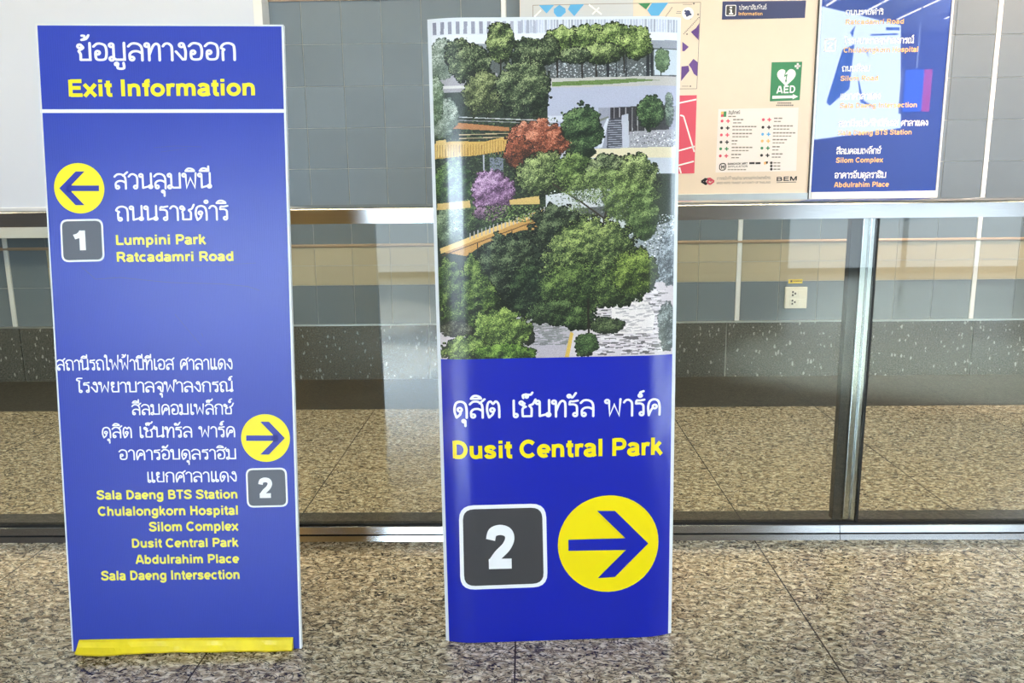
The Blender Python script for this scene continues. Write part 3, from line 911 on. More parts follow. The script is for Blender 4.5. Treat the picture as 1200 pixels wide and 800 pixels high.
px = [-6.0, -4.866, -3.866, -2.866, -1.866, -.866, .134, 1.114, 2.114, 3.114, 4.114, 5.114, 6.0]
for a, b in zip(px[:-1], px[1:]):
    MB().box(a + .003, b - .0065, .022, .03, .045, 1.09).build('glass_pane', 'glass', gb)


# ================================================================== WALL-MOUNTED THINGS
def wall_thing(name, label, cat, y):
    t = thing(name, label, cat, Matrix.Translation((0, y, 0)))
    loc = lambda px, py: ((lambda p: (p.x, p.z))(on_y(px, py, y)))
    return t, loc


# white display panel, upper left
t, loc = wall_thing('display_panel', 'large blank white display panel with pale metal frame behind the blue exit sign', 'display panel', YW - .13)
r0 = loc(296.5, 10)[0]
r1 = loc(307, 10)[0]
zb, zf = loc(30, 279)[1], loc(30, 243)[1]
MB().box(-5.2, r0 + .004, .006, .02, zf - .01, 3.1).build('panel_face', 'display_white', t)
mb = MB().box(r0, r1, 0, .13, zb, 3.15, .003)
mb.box(-5.2, r0, -.002, .13, zb, zf, .003)
mb.box(-5.2, r0, .03, .125, zf, 3.1)
mb.build('frame', 'alu_white', t)

# cream information board
t, loc = wall_thing('information_board', 'cream information board with map, green AED notice and legend beside blue poster', 'notice board', YW - .05)
bx0, bx1 = loc(609, 5)[0], loc(957, 232)[0] - .01
bx1 = (loc(961, 0)[0] + loc(949, 234)[0]) / 2 - .014
zb0, zb1 = loc(880, 235)[1], loc(880, 226.5)[1]
mb = MB().box(bx0, bx1, 0, .045, zb1, 2.5)
mb.build('board', 'print_beige', t)
MB().box(bx0, bx1, -.012, .045, zb0, zb1, .002).build('bottom_rail', 'alu', t)
MB().box(bx1, bx1 + .006, -.01, .045, zb0, 2.5).build('side_edge', 'dark_steel', t)
# left half of the sheet is pale grey
mb = MB()
face_poly(mb, loc, [(609.5, -6), (742, -9), (742, 226), (609.5, 227)], -.0006)
mb.build('map_sheet', 'print_pale_grey', t, fix=False)
mb = MB()
mk = loc
face_line(mb, loc, (624.5, 6), (624.5, 60), .003, -.0014)
face_line(mb, loc, (624.5, 6.3), (715, 4.5), .003, -.0014)
face_line(mb, loc, (715, 4.5), (821, 2.8), .003, -.0014)
face_line(mb, loc, (821, 2.8), (816.5, 104), .003, -.0014)
face_line(mb, loc, (742, 104.5), (816.5, 104), .003, -.0014)
for k in range(14):
    a, b = k / 14, (k + .55) / 14
    for (p, q) in (((801, 40), (820, 19.5)), ((777, 24), (788, 8))):
        face_line(mb, loc, (p[0] + (q[0] - p[0]) * a, p[1] + (q[1] - p[1]) * a), (p[0] + (q[0] - p[0]) * b, p[1] + (q[1] - p[1]) * b), .007, -.0014)
for (x, y, r) in ((813, 4.2, .006), (818, 17, .006), (805, 40, .005), (809, 101, .005), (809, 21.5, .006)):
    face_disc(mb, loc(x, y), r, r, -.0015, rings=1, seg=10)
for x0, x1, y in ((800, 811, 3), (800, 811, 5.2), (793, 798, 13.5), (792, 798, 15.5), (799, 807, 101)):
    face_line(mb, loc, (x0, y), (x1, y), .003, -.0014)
mb.build('map_lines', 'print_grey_line', t, fix=False)
mb = MB()
for pl in ([(631.5, 6.2), (649.5, 5.8), (640.5, 15.8)], [(655.5, 5.8), (662.5, 10), (663, 14.5), (657, 20), (653, 20), (649, 15), (649, 10.5)],
           [(668.5, 5.4), (684.5, 5), (673, 19), (665.5, 11)], [(764, 3.6), (783, 3.2), (772, 18.5), (763, 18.5), (758.5, 12)]):
    mb = MB()
    face_poly(mb, loc, pl, -.002)
    mb.build('map_zone', 'print_sky', t, fix=False)
mb = MB()
face_poly(mb, loc, [(747.5, 3.9), (762.5, 3.6), (757, 11)], -.002)
mb.build('map_zone', 'print_green', t, fix=False)
mb = MB()
for pl in ([(809.6, 37.5), (815.5, 33), (819.5, 27), (818.6, 47)], [(799.5, 49), (807, 55), (802, 60), (799.5, 60)],
           [(807, 76), (812.5, 69), (817.6, 73), (817, 89.5), (813, 86.5), (810, 80)], [(798.5, 78), (806.7, 77), (807.8, 83), (798, 95)]):
    mb = MB()
    face_poly(mb, loc, pl, -.002)
    mb.build('map_zone', 'print_purple', t, fix=False)
mb = MB()
face_poly(mb, loc, [(740, 113), (816.5, 111.5), (813.6, 203), (740, 205)], -.002)
mb.build('map_zone', 'print_red', t, fix=False)
mb = MB()
for p, q in (((790, 122), (816, 116.5)), ((797, 135), (801, 136)), ((801, 136), (813.5, 178)), ((790, 178), (814, 171.5)), ((790, 195), (813, 189)), ((796, 196), (798, 203)),
             ((741, 150), (760, 118)), ((750, 190), (790, 140)), ((626, 20), (634, 12)), ((690, 5.5), (705, 17)), ((694, 17), (702, 9))):
    face_line(mb, loc, p, q, .009, -.003)
face_disc(mb, loc(806, 15.8), .034, .034, -.0024, rings=1, seg=24)
mb.build('map_streets', 'print_white', t, fix=False)
mb = MB()
face_disc(mb, loc(806, 15.5), .015, .017, -.003, rings=1, seg=9)
for x, y in ((803, 13), (809, 17), (805, 18.5), (803.5, 16)):
    face_disc(mb, loc(x, y), .007, .006, -.0031, rings=1, seg=7)
mb.build('map_emblem', 'print_navy', t, fix=False)

# header label
hd = MB()
face_poly(hd, loc, [(846.6, 1.8), (944.5, .8), (943, 21), (845.8, 23)], -.002)
h = hd.build('header_label', 'print_navy', t, fix=False)
h['label'] = 'navy header label with white i symbol'
mb = MB()
face_outline(mb, round_rect([loc(850.3, 6), loc(862.8, 5.8), loc(862.3, 18.8), loc(849.8, 19)], .008), -.0026)
put_text(mb, loc, 'ประชาสัมพันธ์', (865.8, 11.5), (898, 11), 7.2, -.0026)
mb.build('lettering', 'print_white', h, fix=False)
mb = MB()
face_outline(mb, round_rect([loc(851.3, 7), loc(861.9, 6.8), loc(861.4, 17.9), loc(850.8, 18)], .006), -.0032)
mb.build('symbol_ground', 'print_charcoal', h, fix=False)
mb = MB()
for a, b, c_, d in ((855, 857.7, 8, 9.8), (854.6, 857.6, 11, 12.2), (855.6, 857.6, 11, 16), (854, 859, 15.5, 17)):
    face_poly(mb, loc, [(a, c_), (b, c_), (b, d), (a, d)], -.0038)
mb.build('symbol', 'print_white', h, fix=False)
mb = MB()
put_text(mb, loc, 'Information', (865.5, 18.2), (893.3, 18), 14.2, -.0026, .09)
mb.build('lettering', 'print_orange', h, fix=False)

# AED notice
mb = MB()
face_poly(mb, loc, [(904.2, 73), (940, 72.3), (937, 117.3), (902, 118.8)], -.002)
h = mb.build('first_aid_notice', 'print_green', t, fix=False)
h['label'] = 'green AED notice with heart and arrow'
mb = MB()
hc = loc(921.3, 90)
heart = []
for k in range(40):
    a = 2 * math.pi * k / 40
    heart.append((hc[0] + .0034 * 16 * math.sin(a) ** 3, hc[1] + .0036 * (13 * math.cos(a) - 5 * math.cos(2 * a) - 2 * math.cos(3 * a) - math.cos(4 * a))))
face_outline(mb, heart, -.0026)
put_text(mb, loc, 'AED', (909.5, 109.6), (931.6, 108.7), 101, -.0026, .1)
face_poly(mb, loc, [(905, 112.3), (929, 111.8), (929, 110.2), (935.2, 113.2), (928.6, 116.4), (928.7, 115), (904.8, 115.7)], -.0026)
face_poly(mb, loc, [(933.6, 74), (935.9, 74), (935.6, 81), (933.3, 81)], -.0026)
face_poly(mb, loc, [(931.2, 76.4), (938, 76.2), (937.8, 78.6), (931.1, 78.8)], -.0026)
mb.build('symbols', 'print_white', h, fix=False)
mb = MB()
face_poly(mb, loc, [(920.5, 81.5), (921.8, 81.5), (920, 88), (922.8, 86.6), (921.2, 94), (922.3, 93.4), (920.7, 97.5), (919.6, 93.5), (920.4, 93.8), (921, 89), (918.6, 90.4)], -.0032)
mb.build('bolt', 'print_green', h, fix=False)
mb = MB()
for x0, x1, y in ((911, 927.5, 120.7), (909.5, 930, 123.4)):
    n = 9
    for k in range(n):
        a = x0 + (x1 - x0) * k / n
        face_line(mb, loc, (a, y), (a + (x1 - x0) / n * .8, y - .05), .008, -.0014)
mb.build('caption', 'print_grey_line', h, fix=False)

# legend sheet
mb = MB()
face_poly(mb, loc, [(841.7, 127.9), (935.7, 125.9), (933, 200.2), (838.4, 202.1)], -.0018)
h = mb.build('legend_sheet', 'print_pink_white', t, fix=False)
lg = lambda x, y: (790 + x / 6.155, 110 + y / 6.155)


def lrow(mb, x0, x1, y, hgt, gapf=.82, n=None):
    n = n or max(2, int((x1 - x0) / 22))
    for k in range(n):
        a = x0 + (x1 - x0) * k / n
        b = a + (x1 - x0) / n * gapf
        face_poly(mb, loc, [lg(a, y - hgt / 2), lg(b, y - hgt / 2), lg(b - 1, y + hgt / 2), lg(a - 1, y + hgt / 2)], -.0026)


lines = MB()
dark = MB()
put_text(dark, loc, 'สัญลักษณ์', lg(390, 146), lg(474, 143), lg(390, 128)[1], -.0026, .07)
lrow(lines, 390, 450, 163, 8)
reds, greens, sky, ambers = MB(), MB(), MB(), MB()
LEFT = [(190, 425, 503, reds), (240, 420, 597, dark), (290, 420, 565, reds), (342, 415, 460, dark), (390, 415, 568, greens), (441, 412, 486, reds)]
RIGHT = [(180, 720, 785, reds), (235, 715, 860, dark), (285, 712, 878, sky), (334, 710, 818, ambers), (385, 708, 766, greens), (437, 704, 786, dark)]
for dx, rows_ in ((0, LEFT), (297, RIGHT)):
    for y, a, b, mbc in rows_:
        face_disc(mbc, loc(*lg(345 + dx - (y - 190) * .05, y + 6)), .0085, .0085, -.0026, rings=1, seg=10)
        cx, cy = lg(388 + dx - (y - 190) * .05, y + 6)
        face_poly(mbc, loc, [(cx - 2.2, cy - .7), (cx + 2.2, cy - .7), (cx + 2.2, cy + .7), (cx - 2.2, cy + .7)], -.0026)
        face_poly(mbc, loc, [(cx - .7, cy - 2.2), (cx + .7, cy - 2.2), (cx + .7, cy + 2.2), (cx - .7, cy + 2.2)], -.0027)
        lrow(lines, a, b, y - 4, 9)
        lrow(lines, a, a + (b - a) * .82, y + 19, 7)
face_poly(ambers, loc, [lg(338, 128), lg(357, 127), lg(356, 148), lg(337, 149)], -.0026)
face_poly(reds, loc, [lg(337, 149), lg(356, 148), lg(355, 166), lg(336, 167)], -.0026)
face_poly(greens, loc, [lg(357, 127), lg(377, 126), lg(375, 165), lg(355, 166)], -.0026)
put_text(dark, loc, 'BANGKOK MRT', lg(386, 512), lg(528, 508), lg(386, 498)[1], -.0026, .12)
put_text(dark, loc, 'APPLICATION', lg(386, 532), lg(528, 528), lg(386, 518)[1], -.0026, .08)
lrow(lines, 386, 522, 546, 7)
face_outline(dark, round_rect([loc(*lg(325, 499)), loc(*lg(376, 497)), loc(*lg(374, 552)), loc(*lg(322, 554))], .02), -.0026)
put = MB()
face_outline(put, round_rect([loc(*lg(332, 507)), loc(*lg(369, 505)), loc(*lg(367, 545)), loc(*lg(329, 547))], .014), -.003)
put.build('app_icon', 'print_pink_white', h, fix=False)
put_text(dark, loc, 'H', lg(338, 540), lg(362, 539), lg(338, 514)[1], -.0036, .14)
for a, b in ((541, 580), (586, 622)):
    face_poly(dark, loc, [lg(a, 493), lg(b, 492), lg(b, 506), lg(a, 507)], -.0026)
face_poly(ambers, loc, [lg(645, 492), lg(660, 488), lg(668, 500), lg(650, 512)], -.0026)
face_poly(dark, loc, [lg(660, 488), lg(676, 486), lg(674, 500), lg(664, 508)], -.0026)
for y in (497, 520, 543):
    face_disc(dark, loc(*lg(700, y)), .008, .008, -.0026, rings=1, seg=10)
    lrow(lines, 716, 770, y, 8)
lines.build('legend_lines', 'print_grey_line', h, fix=False)
dark.build('legend_lettering', 'print_black', h, fix=False)
reds.build('legend_symbol', 'print_red', h, fix=False)
greens.build('legend_symbol', 'print_green', h, fix=False)
sky.build('legend_symbol', 'print_sky', h, fix=False)
ambers.build('legend_symbol', 'print_orange', h, fix=False)
# operator line under the legend
mb = MB()
put_text(mb, loc, 'การรถไฟฟ้าขนส่งมวลชนแห่งประเทศไทย', lg(308, 619), lg(694, 613), lg(308, 602)[1], -.0014, .06)
put_text(mb, loc, 'MASS RAPID TRANSIT AUTHORITY OF THAILAND', lg(306, 650), lg(694, 645), lg(306, 635)[1], -.0014, .07)
mb.build('operator_lettering', 'print_grey_line', t, fix=False)
mb = MB()
put_text(mb, loc, 'BEM', lg(738, 630), lg(884, 624), lg(738, 599)[1], -.0014, .09)
face_line(mb, loc, lg(738, 639), lg(880, 635), .003, -.0014)
for p, q in ((lg(228, 610), lg(196, 632)), (lg(196, 632), lg(232, 653)), (lg(216, 632), lg(236, 610)), (lg(216, 632), lg(236, 652)), (lg(236, 610), lg(252, 620))):
    face_line(mb, loc, p, q, .011, -.0014)
mb.build('operator_mark', 'print_black', t, fix=False)
mb = MB()
for p, q in ((lg(240, 612), lg(262, 609)), (lg(258, 609), lg(288, 630)), (lg(288, 630), lg(258, 652)), (lg(258, 652), lg(236, 634)), (lg(236, 634), lg(256, 620)), (lg(256, 620), lg(270, 631))):
    face_line(mb, loc, p, q, .01, -.0016)
mb.build('operator_mark', 'print_red', t, fix=False)

# blue poster
t, loc = wall_thing('framed_poster', 'glazed blue poster in thin metal frame listing stations, beside cream board', 'poster', YW - .045)
x0 = (loc(963.5, 0)[0] + loc(950, 224)[0]) / 2
x1 = (loc(1117, 0)[0] + loc(1100, 224)[0]) / 2
z0, zr = loc(1020, 232.5)[1], loc(1020, 224.3)[1]
MB().box(x0, x1 - .012, .004, .03, zr, 2.52).build('poster_sheet', 'poster_blue', t)
mb = MB().box(x1 - .012, x1, -.004, .045, z0, 2.54, .002)
mb.box(x0 - .012, x0, -.004, .045, z0, 2.54, .002)
mb.box(x0, x1 - .012, -.008, .045, z0, zr, .002)
mb.build('frame', 'alu_white', t)
d = .0034
wt = MB()
B = lambda x, y: (930 + x / 3.2, y / 3.2)
for s, a, b, y, tp, ink in (
        ('ถนนราชดำริ', 195, 338, 55, 38, 'w'), ('Ratcadamri Road', 196, 414, 91, 72, 'a'),
        ('โรงพยาบาลจุฬาลงกรณ์', 190, 452, 164, 144, 'w'), ('Chulalongkorn Hospital', 188, 467, 197, 177, 'a'),
        ('ถนนสีลม', 181, 286, 267, 248, 'w'), ('Silom Road', 176, 317, 303, 284, 'a'),
        ('แยกศาลาแดง', 176, 327, 372, 352, 'w'), ('Sala Daeng Intersection', 173, 463, 405, 386, 'a'),
        ('สถานีรถไฟฟ้าบีทีเอส ศาลาแดง', 168, 505, 474, 455, 'w'), ('Sala Daeng BTS Station', 167, 443, 507, 488, 'a'),
        ('สีลมคอมเพล็กซ์', 160, 330, 577, 558, 'w'), ('Silom Complex', 159, 336, 610, 591, 'a'),
        ('อาคารอับดุลราฮิม', 153, 347, 668, 648, 'w'), ('Abdulrahim Place', 152, 358, 702, 683, 'a')):
    mb = MB()
    put_text(mb, loc, s, B(a, y), B(b, y - (b - a) * .012), B(a, tp)[1], d, .085 if ink == 'w' else .1)
    mb.build('lettering', 'print_white' if ink == 'w' else 'print_orange', t, fix=False)
for k in range(4):
    q = [(119, 148), (158, 147), (156, 190), (117, 191)]
    face_line(wt, loc, B(*q[k]), B(*q[(k + 1) % 4]), .008, d)
put_text(wt, loc, '2', B(128, 182), B(147, 182), B(128, 157)[1], d, .1)
wt.build('number_badge', 'print_white', t, fix=False)

# power outlet and sticker
op = on_y(918.2, 361, YW)
oq = on_y(945.6, 336, YW)
t = thing('power_outlet', 'white square double power outlet on grey tile wall behind the glass', 'outlet', Matrix.Translation((op.x, YW - .004, op.z)))
ow, oh = oq.x - op.x, on_y(932, 335.6, YW).z - on_y(932, 360.6, YW).z
MB().box(0, ow, -.012, 0, 0, oh, .003).build('face_plate', 'outlet', t)
for k in range(2):
    zc = oh * (.7 if k == 0 else .3)
    s = MB().box(ow * .22, ow * .56, -.0145, -.011, zc - oh * .15, zc + oh * .15, .001).build('socket', 'outlet', t)
    hl = MB()
    for hx, hz in ((.34, .07), (.34, -.075), (.45, 0)):
        hl.box(ow * hx - .005, ow * hx + .005, -.0149, -.0142, zc + oh * hz - .006, zc + oh * hz + .006)
    hl.build('slot', 'outlet_hole', s)
    MB().box(ow * .58, ow * .8, -.0145, -.011, zc - oh * .13, zc + oh * .13, .001).build('switch', 'outlet', t)
sp = on_y(923.5, 332, YW)
sq = on_y(940.2, 327, YW)
st = MB().box(sp.x, sq.x, YW - .0055, YW - .0041, sp.z, sq.z).build('warning_sticker', 'sticker')
tag(st, 'small yellow warning sticker above the white power outlet', 'sticker')
mk_ = MB()
mk_.box(sp.x + .012, sp.x + .024, YW - .0058, YW - .0054, sp.z + .008, sp.z + .02)
for k in range(6):
    a = sp.x + .03 + k * .009
    mk_.box(a, a + .007, YW - .0058, YW - .0054, sp.z + .012, sp.z + .017)
mk_.build('print', 'print_black', st)


# ================================================================== THE TWO STANDING SIGNS
def sign_frame(bl, br, tl):
    bl, br, tl = Vector(bl), Vector(br), Vector(tl)
    x = (br - bl).normalized()
    zz = tl - bl
    zz = (zz - x * zz.dot(x))
    h = zz.length
    zz.normalize()
    y = zz.cross(x)
    o = (bl + br) / 2 + Vector((0, 0, .0012))
    m = Matrix(((x.x, y.x, zz.x, o.x), (x.y, y.y, zz.y, o.y), (x.z, y.z, zz.z, o.z), (0, 0, 0, 1)))
    wdt = (br - bl).length

    def loc(px, py):
        r = ray(px, py)
        s = (o - CAM_O).dot(y) / r.dot(y)
        p = CAM_O + r * s - o
        return (p.dot(x), p.dot(zz))
    return m, wdt, h, loc


# ---- left: exit information
m, SW, SH, loc = sign_frame((-1.1824, 1.8546, .0066), (-.5936, 1.8763, 0), (-1.1701, 1.9947, 1.5722))
SH = 1.5719
ex = thing('exit_information_sign', 'tall blue exit information sign with yellow strip along its bottom edge', 'sign', m)
hw = SW / 2
MB().box(-hw, hw, 0, .004, 0, SH).build('front_panel', 'blue_board', ex)
mb = MB().box(-hw - .0012, -hw + .0022, -.001, .012, 0, SH).box(hw - .004, hw + .0012, -.001, .012, 0, SH).box(-hw - .001, hw + .001, -.001, .012, SH - .003, SH + .001)
e = mb.build('edge', 'board_edge', ex)
MB().box(-hw + .002, hw - .003, .004, .012, .001, SH - .003).build('backing', 'board_back', ex)


def easel(parent, h):
    mb = MB()
    mb.prism([(-.05, .004), (.05, .004), (.03, h * .6), (-.03, h * .6)], 0, .004)
    o = mb.build('easel_strut', 'board_back', parent)
    o.location = (0, .30, 0)
    a = math.atan2(.29, h * .6)
    o.rotation_euler = (a, 0, 0)
    return o


def text_part(parent, loc, rows, name, mat, depth, hw=None, curve=None, label=None):
    """every line of lettering is a part of its own"""
    for s, a, b, tp in rows:
        mb = MB()
        put_text(mb, loc, s, a, b, tp, depth, hw, curve)
        o = mb.build(name, mat, parent, fix=False)
        if label:
            o['label'] = label


D1, D2, D3 = -.0006, -.0010, -.0014
text_part(ex, loc, [('ข้อมูลทางออก', (90.1, 71.2), (276.8, 70.3), 50.6)], 'title_lettering', 'print_white', D1, .066, label='white Thai title')
text_part(ex, loc, [('Exit Information', (81, 113.2), (299.1, 111.8), 93.5)], 'title_lettering', 'print_yellow', D1, .112, label='yellow Exit Information title')
text_part(ex, loc, [
    ('สวนลุมพินี', (133.7, 221.3), (248.8, 220.3), 203.6), ('ถนนราชดำริ', (135.7, 258.6), (268.4, 257.4), 241.4),
    ('สถานีรถไฟฟ้าบีทีเอส ศาลาแดง', (66.6, 433.6), (272.8, 432.3), 421.3), ('โรงพยาบาลจุฬาลงกรณ์', (90, 459.6), (273.8, 458.6), 447.5),
    ('สีลมคอมเพล็กซ์', (154.4, 485.8), (274.7, 485), 473.6), ('ดุสิต เซ็นทรัล พาร์ค', (119.7, 512.7), (275.9, 511.6), 500.2),
    ('อาคารอับดุลราฮิม', (139.4, 538.5), (276.9, 537.6), 526.6), ('แยกศาลาแดง', (173.1, 564.8), (277.8, 563.8), 553)],
    'thai_lettering', 'print_white', D1, .062, label='white Thai line of lettering')
text_part(ex, loc, [
    ('Lumpini Park', (136.3, 286.8), (241.9, 286), 275.2), ('Ratcadamri Road', (137.2, 306.6), (273.8, 305.5), 295.3),
    ('Sala Daeng BTS Station', (113.4, 585), (278.4, 583.8), 574.4), ('Chulalongkorn Hospital', (115, 604.2), (279, 602.8), 593.3),
    ('Silom Complex', (174.7, 622.3), (279.7, 621.3), 611.4), ('Dusit Central Park', (155, 641.4), (280, 640.2), 631),
    ('Abdulrahim Place', (159, 660.4), (280.7, 659.2), 650), ('Sala Daeng Intersection', (118.7, 679.7), (281, 678), 668.8)],
    'latin_lettering', 'print_pale_yellow', D1, .112, label='pale yellow line of lettering')
mb = MB()
face_line(mb, loc, (47.2, 130.2), (335.2, 130), .0085, D1)
mb.build('divider_line', 'print_white', ex, fix=False)


def roundel(parent, loc, c, pr, arrow, depth, mats, curve=None, label=None):
    cc = loc(*c)
    e_ = loc(c[0] + pr, c[1])
    u = loc(c[0], c[1] - pr)
    mb = MB()
    ru = e_[0] - cc[0]
    face_disc(mb, cc, ru, ru, depth, curve)
    o = mb.build('arrow_roundel', mats[0], parent, fix=False)
    if label:
        o['label'] = label
    mb = MB()
    for poly in arrow:
        face_poly(mb, loc, poly, depth - (.0016 if curve else .0006), curve)
    mb.build('arrow', mats[1], o, fix=False)
    return o


def arrow_polys(c, r, s):
    """arrow made of a shaft and two head bars; s=+1 points right"""
    P = lambda x, y: (c[0] + s * x * r, c[1] + y * r)
    return [[P(-.79, -.11), P(.38, -.11), P(.38, .11), P(-.79, .11)],
            [P(-.21, -.67), P(.14, -.67), P(.79, 0), P(.44, 0)],
            [P(.44, 0), P(.79, 0), P(.14, .67), P(-.21, .67)],
            [P(.3, -.14), P(.5, -.14), P(.5, .14), P(.3, .14)]]


roundel(ex, loc, (93, 220.6), 29.4, arrow_polys((93, 220.6), 29.4, -1), D1, ('print_yellow', 'print_blue'), label='yellow roundel with arrow pointing left')
roundel(ex, loc, (311.3, 513.1), 28.6, arrow_polys((311.3, 513.1), 28.6, 1), D1, ('print_yellow', 'print_blue'), label='yellow roundel with arrow pointing right')


def badge(parent, loc, corners, border, digit, dl, dr, dtop, depth, mats, label):
    mb = MB()
    q = [loc(*p) for p in corners]
    sz = (Vector(q[1]) - Vector(q[0])).length
    face_outline(mb, round_rect(q, sz * .17), depth)
    o = mb.build('exit_badge', mats[0], parent, fix=False)
    o['label'] = label
    c = sum((Vector(p) for p in q), Vector((0, 0))) / 4
    qi = [tuple(c + (Vector(p) - c) * (1 - 2 * border)) for p in q]
    mb = MB()
    face_outline(mb, round_rect(qi, sz * .13), depth - .0006)
    mb.build('badge_ground', mats[1], o, fix=False)
    mb = MB()
    put_text(mb, loc, digit, dl, dr, dtop, depth - .0012, .125)
    mb.build('numeral', mats[0], o, fix=False)


badge(ex, loc, [(70.4, 257.2), (120.6, 256.2), (123, 306), (72.6, 307.2)], .045, '1', (87, 293.4), (101.2, 293), 270.4, D1, ('print_white', 'print_slate'), 'grey badge with number 1')
badge(ex, loc, [(287.9, 548.6), (336, 547.6), (337.8, 593.4), (289.6, 594.6)], .045, '2', (303.4, 582.3), (319.6, 582), 560.2, D1, ('print_white', 'print_slate'), 'grey badge with number 2')

# scratches on the plastic
mb = MB()
pts = [(95, 312), (112, 327), (140, 325), (200, 331), (260, 332.5), (290, 335.5), (304, 340)]
for p, q in zip(pts[:-1], pts[1:]):
    face_line(mb, loc, p, q, .0011, -.0005)
for p, q in (((180, 173), (205, 171)), ((205, 171), (236, 172)), ((188, 178), (220, 174)), ((225, 312), (300, 308)), ((236, 390), (238, 394)), ((205, 368), (236, 405))):
    face_line(mb, loc, p, q, .0007, -.0005)
mb.build('scratch', 'print_navy', ex, fix=False)

# yellow strip along the bottom: folded plastic sheeting, bellied at the left
ya, yb = loc(93.4, 752.5)[0], loc(343.8, 751)[0]
mb = MB()
n = 40
ring = []
for i in range(n + 1):
    tt = i / n
    x = ya + (yb - ya) * tt
    wv = .0012 * math.sin(tt * 23) + .0008 * math.sin(tt * 51)
    top = .0315 + .0016 * math.sin(tt * 3.1)
    belly = .010 + .016 * math.exp(-((tt - .13) / .14) ** 2) + wv
    ring.append([(x, -.001, top), (x, -.007 - wv, top - .004), (x, -.010 - belly * .3 + wv, .017), (x, -.010 - belly, .0065), (x, -.008 - belly * .9, .0012), (x, -.001, .0012)])
k = len(ring[0])
vsx = [p for r in ring for p in r]
fsx = [(i * k + j, i * k + (j + 1) % k, (i + 1) * k + (j + 1) % k, (i + 1) * k + j) for i in range(n) for j in range(k)]
fsx += [tuple(range(k)), tuple(n * k + j for j in range(k))]
o = mb.add(vsx, fsx).build('bottom_strip', 'tape', ex)
o['label'] = 'yellow plastic strip'
easel(ex, SH)

# ---- right: Dusit Central Park standee
m, SW, SH, loc = sign_frame((-.2180, 1.8969, 0), (.3820, 1.9289, .0018), (-.2257, 1.9526, 1.5646))
SH = 1.5656
ds = thing('park_direction_sign', 'tall sign with tree-filled park picture over glossy blue panel, standing in the middle', 'sign', m)
hw = SW / 2


def curve(u):
    a = max(0.0, (abs(u) - .215) / .085)
    return .0165 * a * a


def sheet(u0, u1, v0, v1, depth, nu=48, nv=4):
    mb = MB()
    for j in range(nv + 1):
        for i in range(nu + 1):
            u = u0 + (u1 - u0) * i / nu
            mb.v.append((u, depth + curve(u), v0 + (v1 - v0) * j / nv))
    mb.f = [(j * (nu + 1) + i, j * (nu + 1) + i + 1, (j + 1) * (nu + 1) + i + 1, (j + 1) * (nu + 1) + i) for j in range(nv) for i in range(nu)]
    return mb


# board body: front follows the curve
mb = MB()
nu = 48
top = [(-hw + SW * i / nu) for i in range(nu + 1)]
outl = [(u, curve(u) + .0008) for u in top] + [(hw, .022), (-hw, .022)]
nn = len(outl)
mb.add([(u, y, 0.0) for u, y in outl] + [(u, y, SH) for u, y in outl],
       [tuple(range(nn)), tuple(range(2 * nn - 1, nn - 1, -1))] + [(i, i + nn, (i + 1) % nn + nn, (i + 1) % nn) for i in range(nn)])
mb.build('board', 'board_edge', ds)
VB = loc(652, 418.7)[1]
ML, MR = .0085, .0095
sheet(-hw + ML, hw - MR, .0005, VB, 0).build('blue_panel', 'vinyl_blue', ds, smooth=True, fix=False)
easel(ds, SH)
C1, C2, C3 = -.0008, -.0014, -.002
text_part(ds, loc, [('ดุสิต เซ็นทรัล พาร์ค', (531.3, 489.6), (774.7, 486.2), 470)], 'thai_lettering', 'vinyl_white', C1, .064, curve, 'white Thai park name')
text_part(ds, loc, [('Dusit Central Park', (530.7, 537.6), (777.4, 532.8), 517)], 'latin_lettering', 'vinyl_yellow', C1, .114, curve, 'yellow Dusit Central Park lettering')
cv = lambda p: (490 + p[0] / 3.636, 570 + p[1] / 3.636)
AP = [[cv(p) for p in ((640, 225), (882, 218), (762, 102), (838, 102), (980, 241), (838, 383), (765, 388), (885, 268), (640, 272))]]
roundel(ds, loc, (713, 637.1), 59, AP, C1, ('vinyl_yellow', 'vinyl_blue'), curve, 'large yellow roundel with arrow pointing right')
badge(ds, loc, [(537.6, 592.2), (639.8, 589.6), (641.8, 687.2), (539.6, 691)], .045, '2', (570.3, 664.4), (603.3, 663.6), 616.9, C1, ('vinyl_white', 'vinyl_grey'), 'large charcoal badge with number 2')


# ---- the printed picture: painted as ink into a fine colour grid
CW, CH = 470, 640
PX0, PX1, PY0, PY1 = 508.0, 796.0, 26.0, 419.0
img = np.ones((CH, CW, 3)) * np.array([214, 218, 226])
yy, xx = np.mgrid[0:CH, 0:CW]


def Q(x, y):
    """photo pixel -> canvas pixel"""
    t_ = (y - PY0) / (PY1 - PY0)
    xl, xr = 508 + 10 * t_, 796 - 7.5 * t_
    return ((x - xl) / (xr - xl) * CW, t_ * CH)


SX = CW / 285.0


def poly(pts, colr, jit=0):
    P = [Q(*p) for p in pts]
    x0, x1 = int(max(0, min(p[0] for p in P))), int(min(CW, max(p[0] for p in P) + 2))
    y0, y1 = int(max(0, min(p[1] for p in P))), int(min(CH, max(p[1] for p in P) + 2))
    if x1 <= x0 or y1 <= y0:
        return
    gx, gy = xx[y0:y1, x0:x1] + .5, yy[y0:y1, x0:x1] + .5
    ins = np.zeros(gx.shape, bool)
    n_ = len(P)
    for i in range(n_):
        ax, ay = P[i]
        bx, by = P[(i + 1) % n_]
        if ay == by:
            continue
        c_ = (gy >= min(ay, by)) & (gy < max(ay, by)) & (gx < (bx - ax) * (gy - ay) / (by - ay) + ax)
        ins ^= c_
    c = np.array(colr, float)
    sub = img[y0:y1, x0:x1]
    sub[ins] = c + (rng.normal(0, jit, (int(ins.sum()), 1)) if jit else 0)


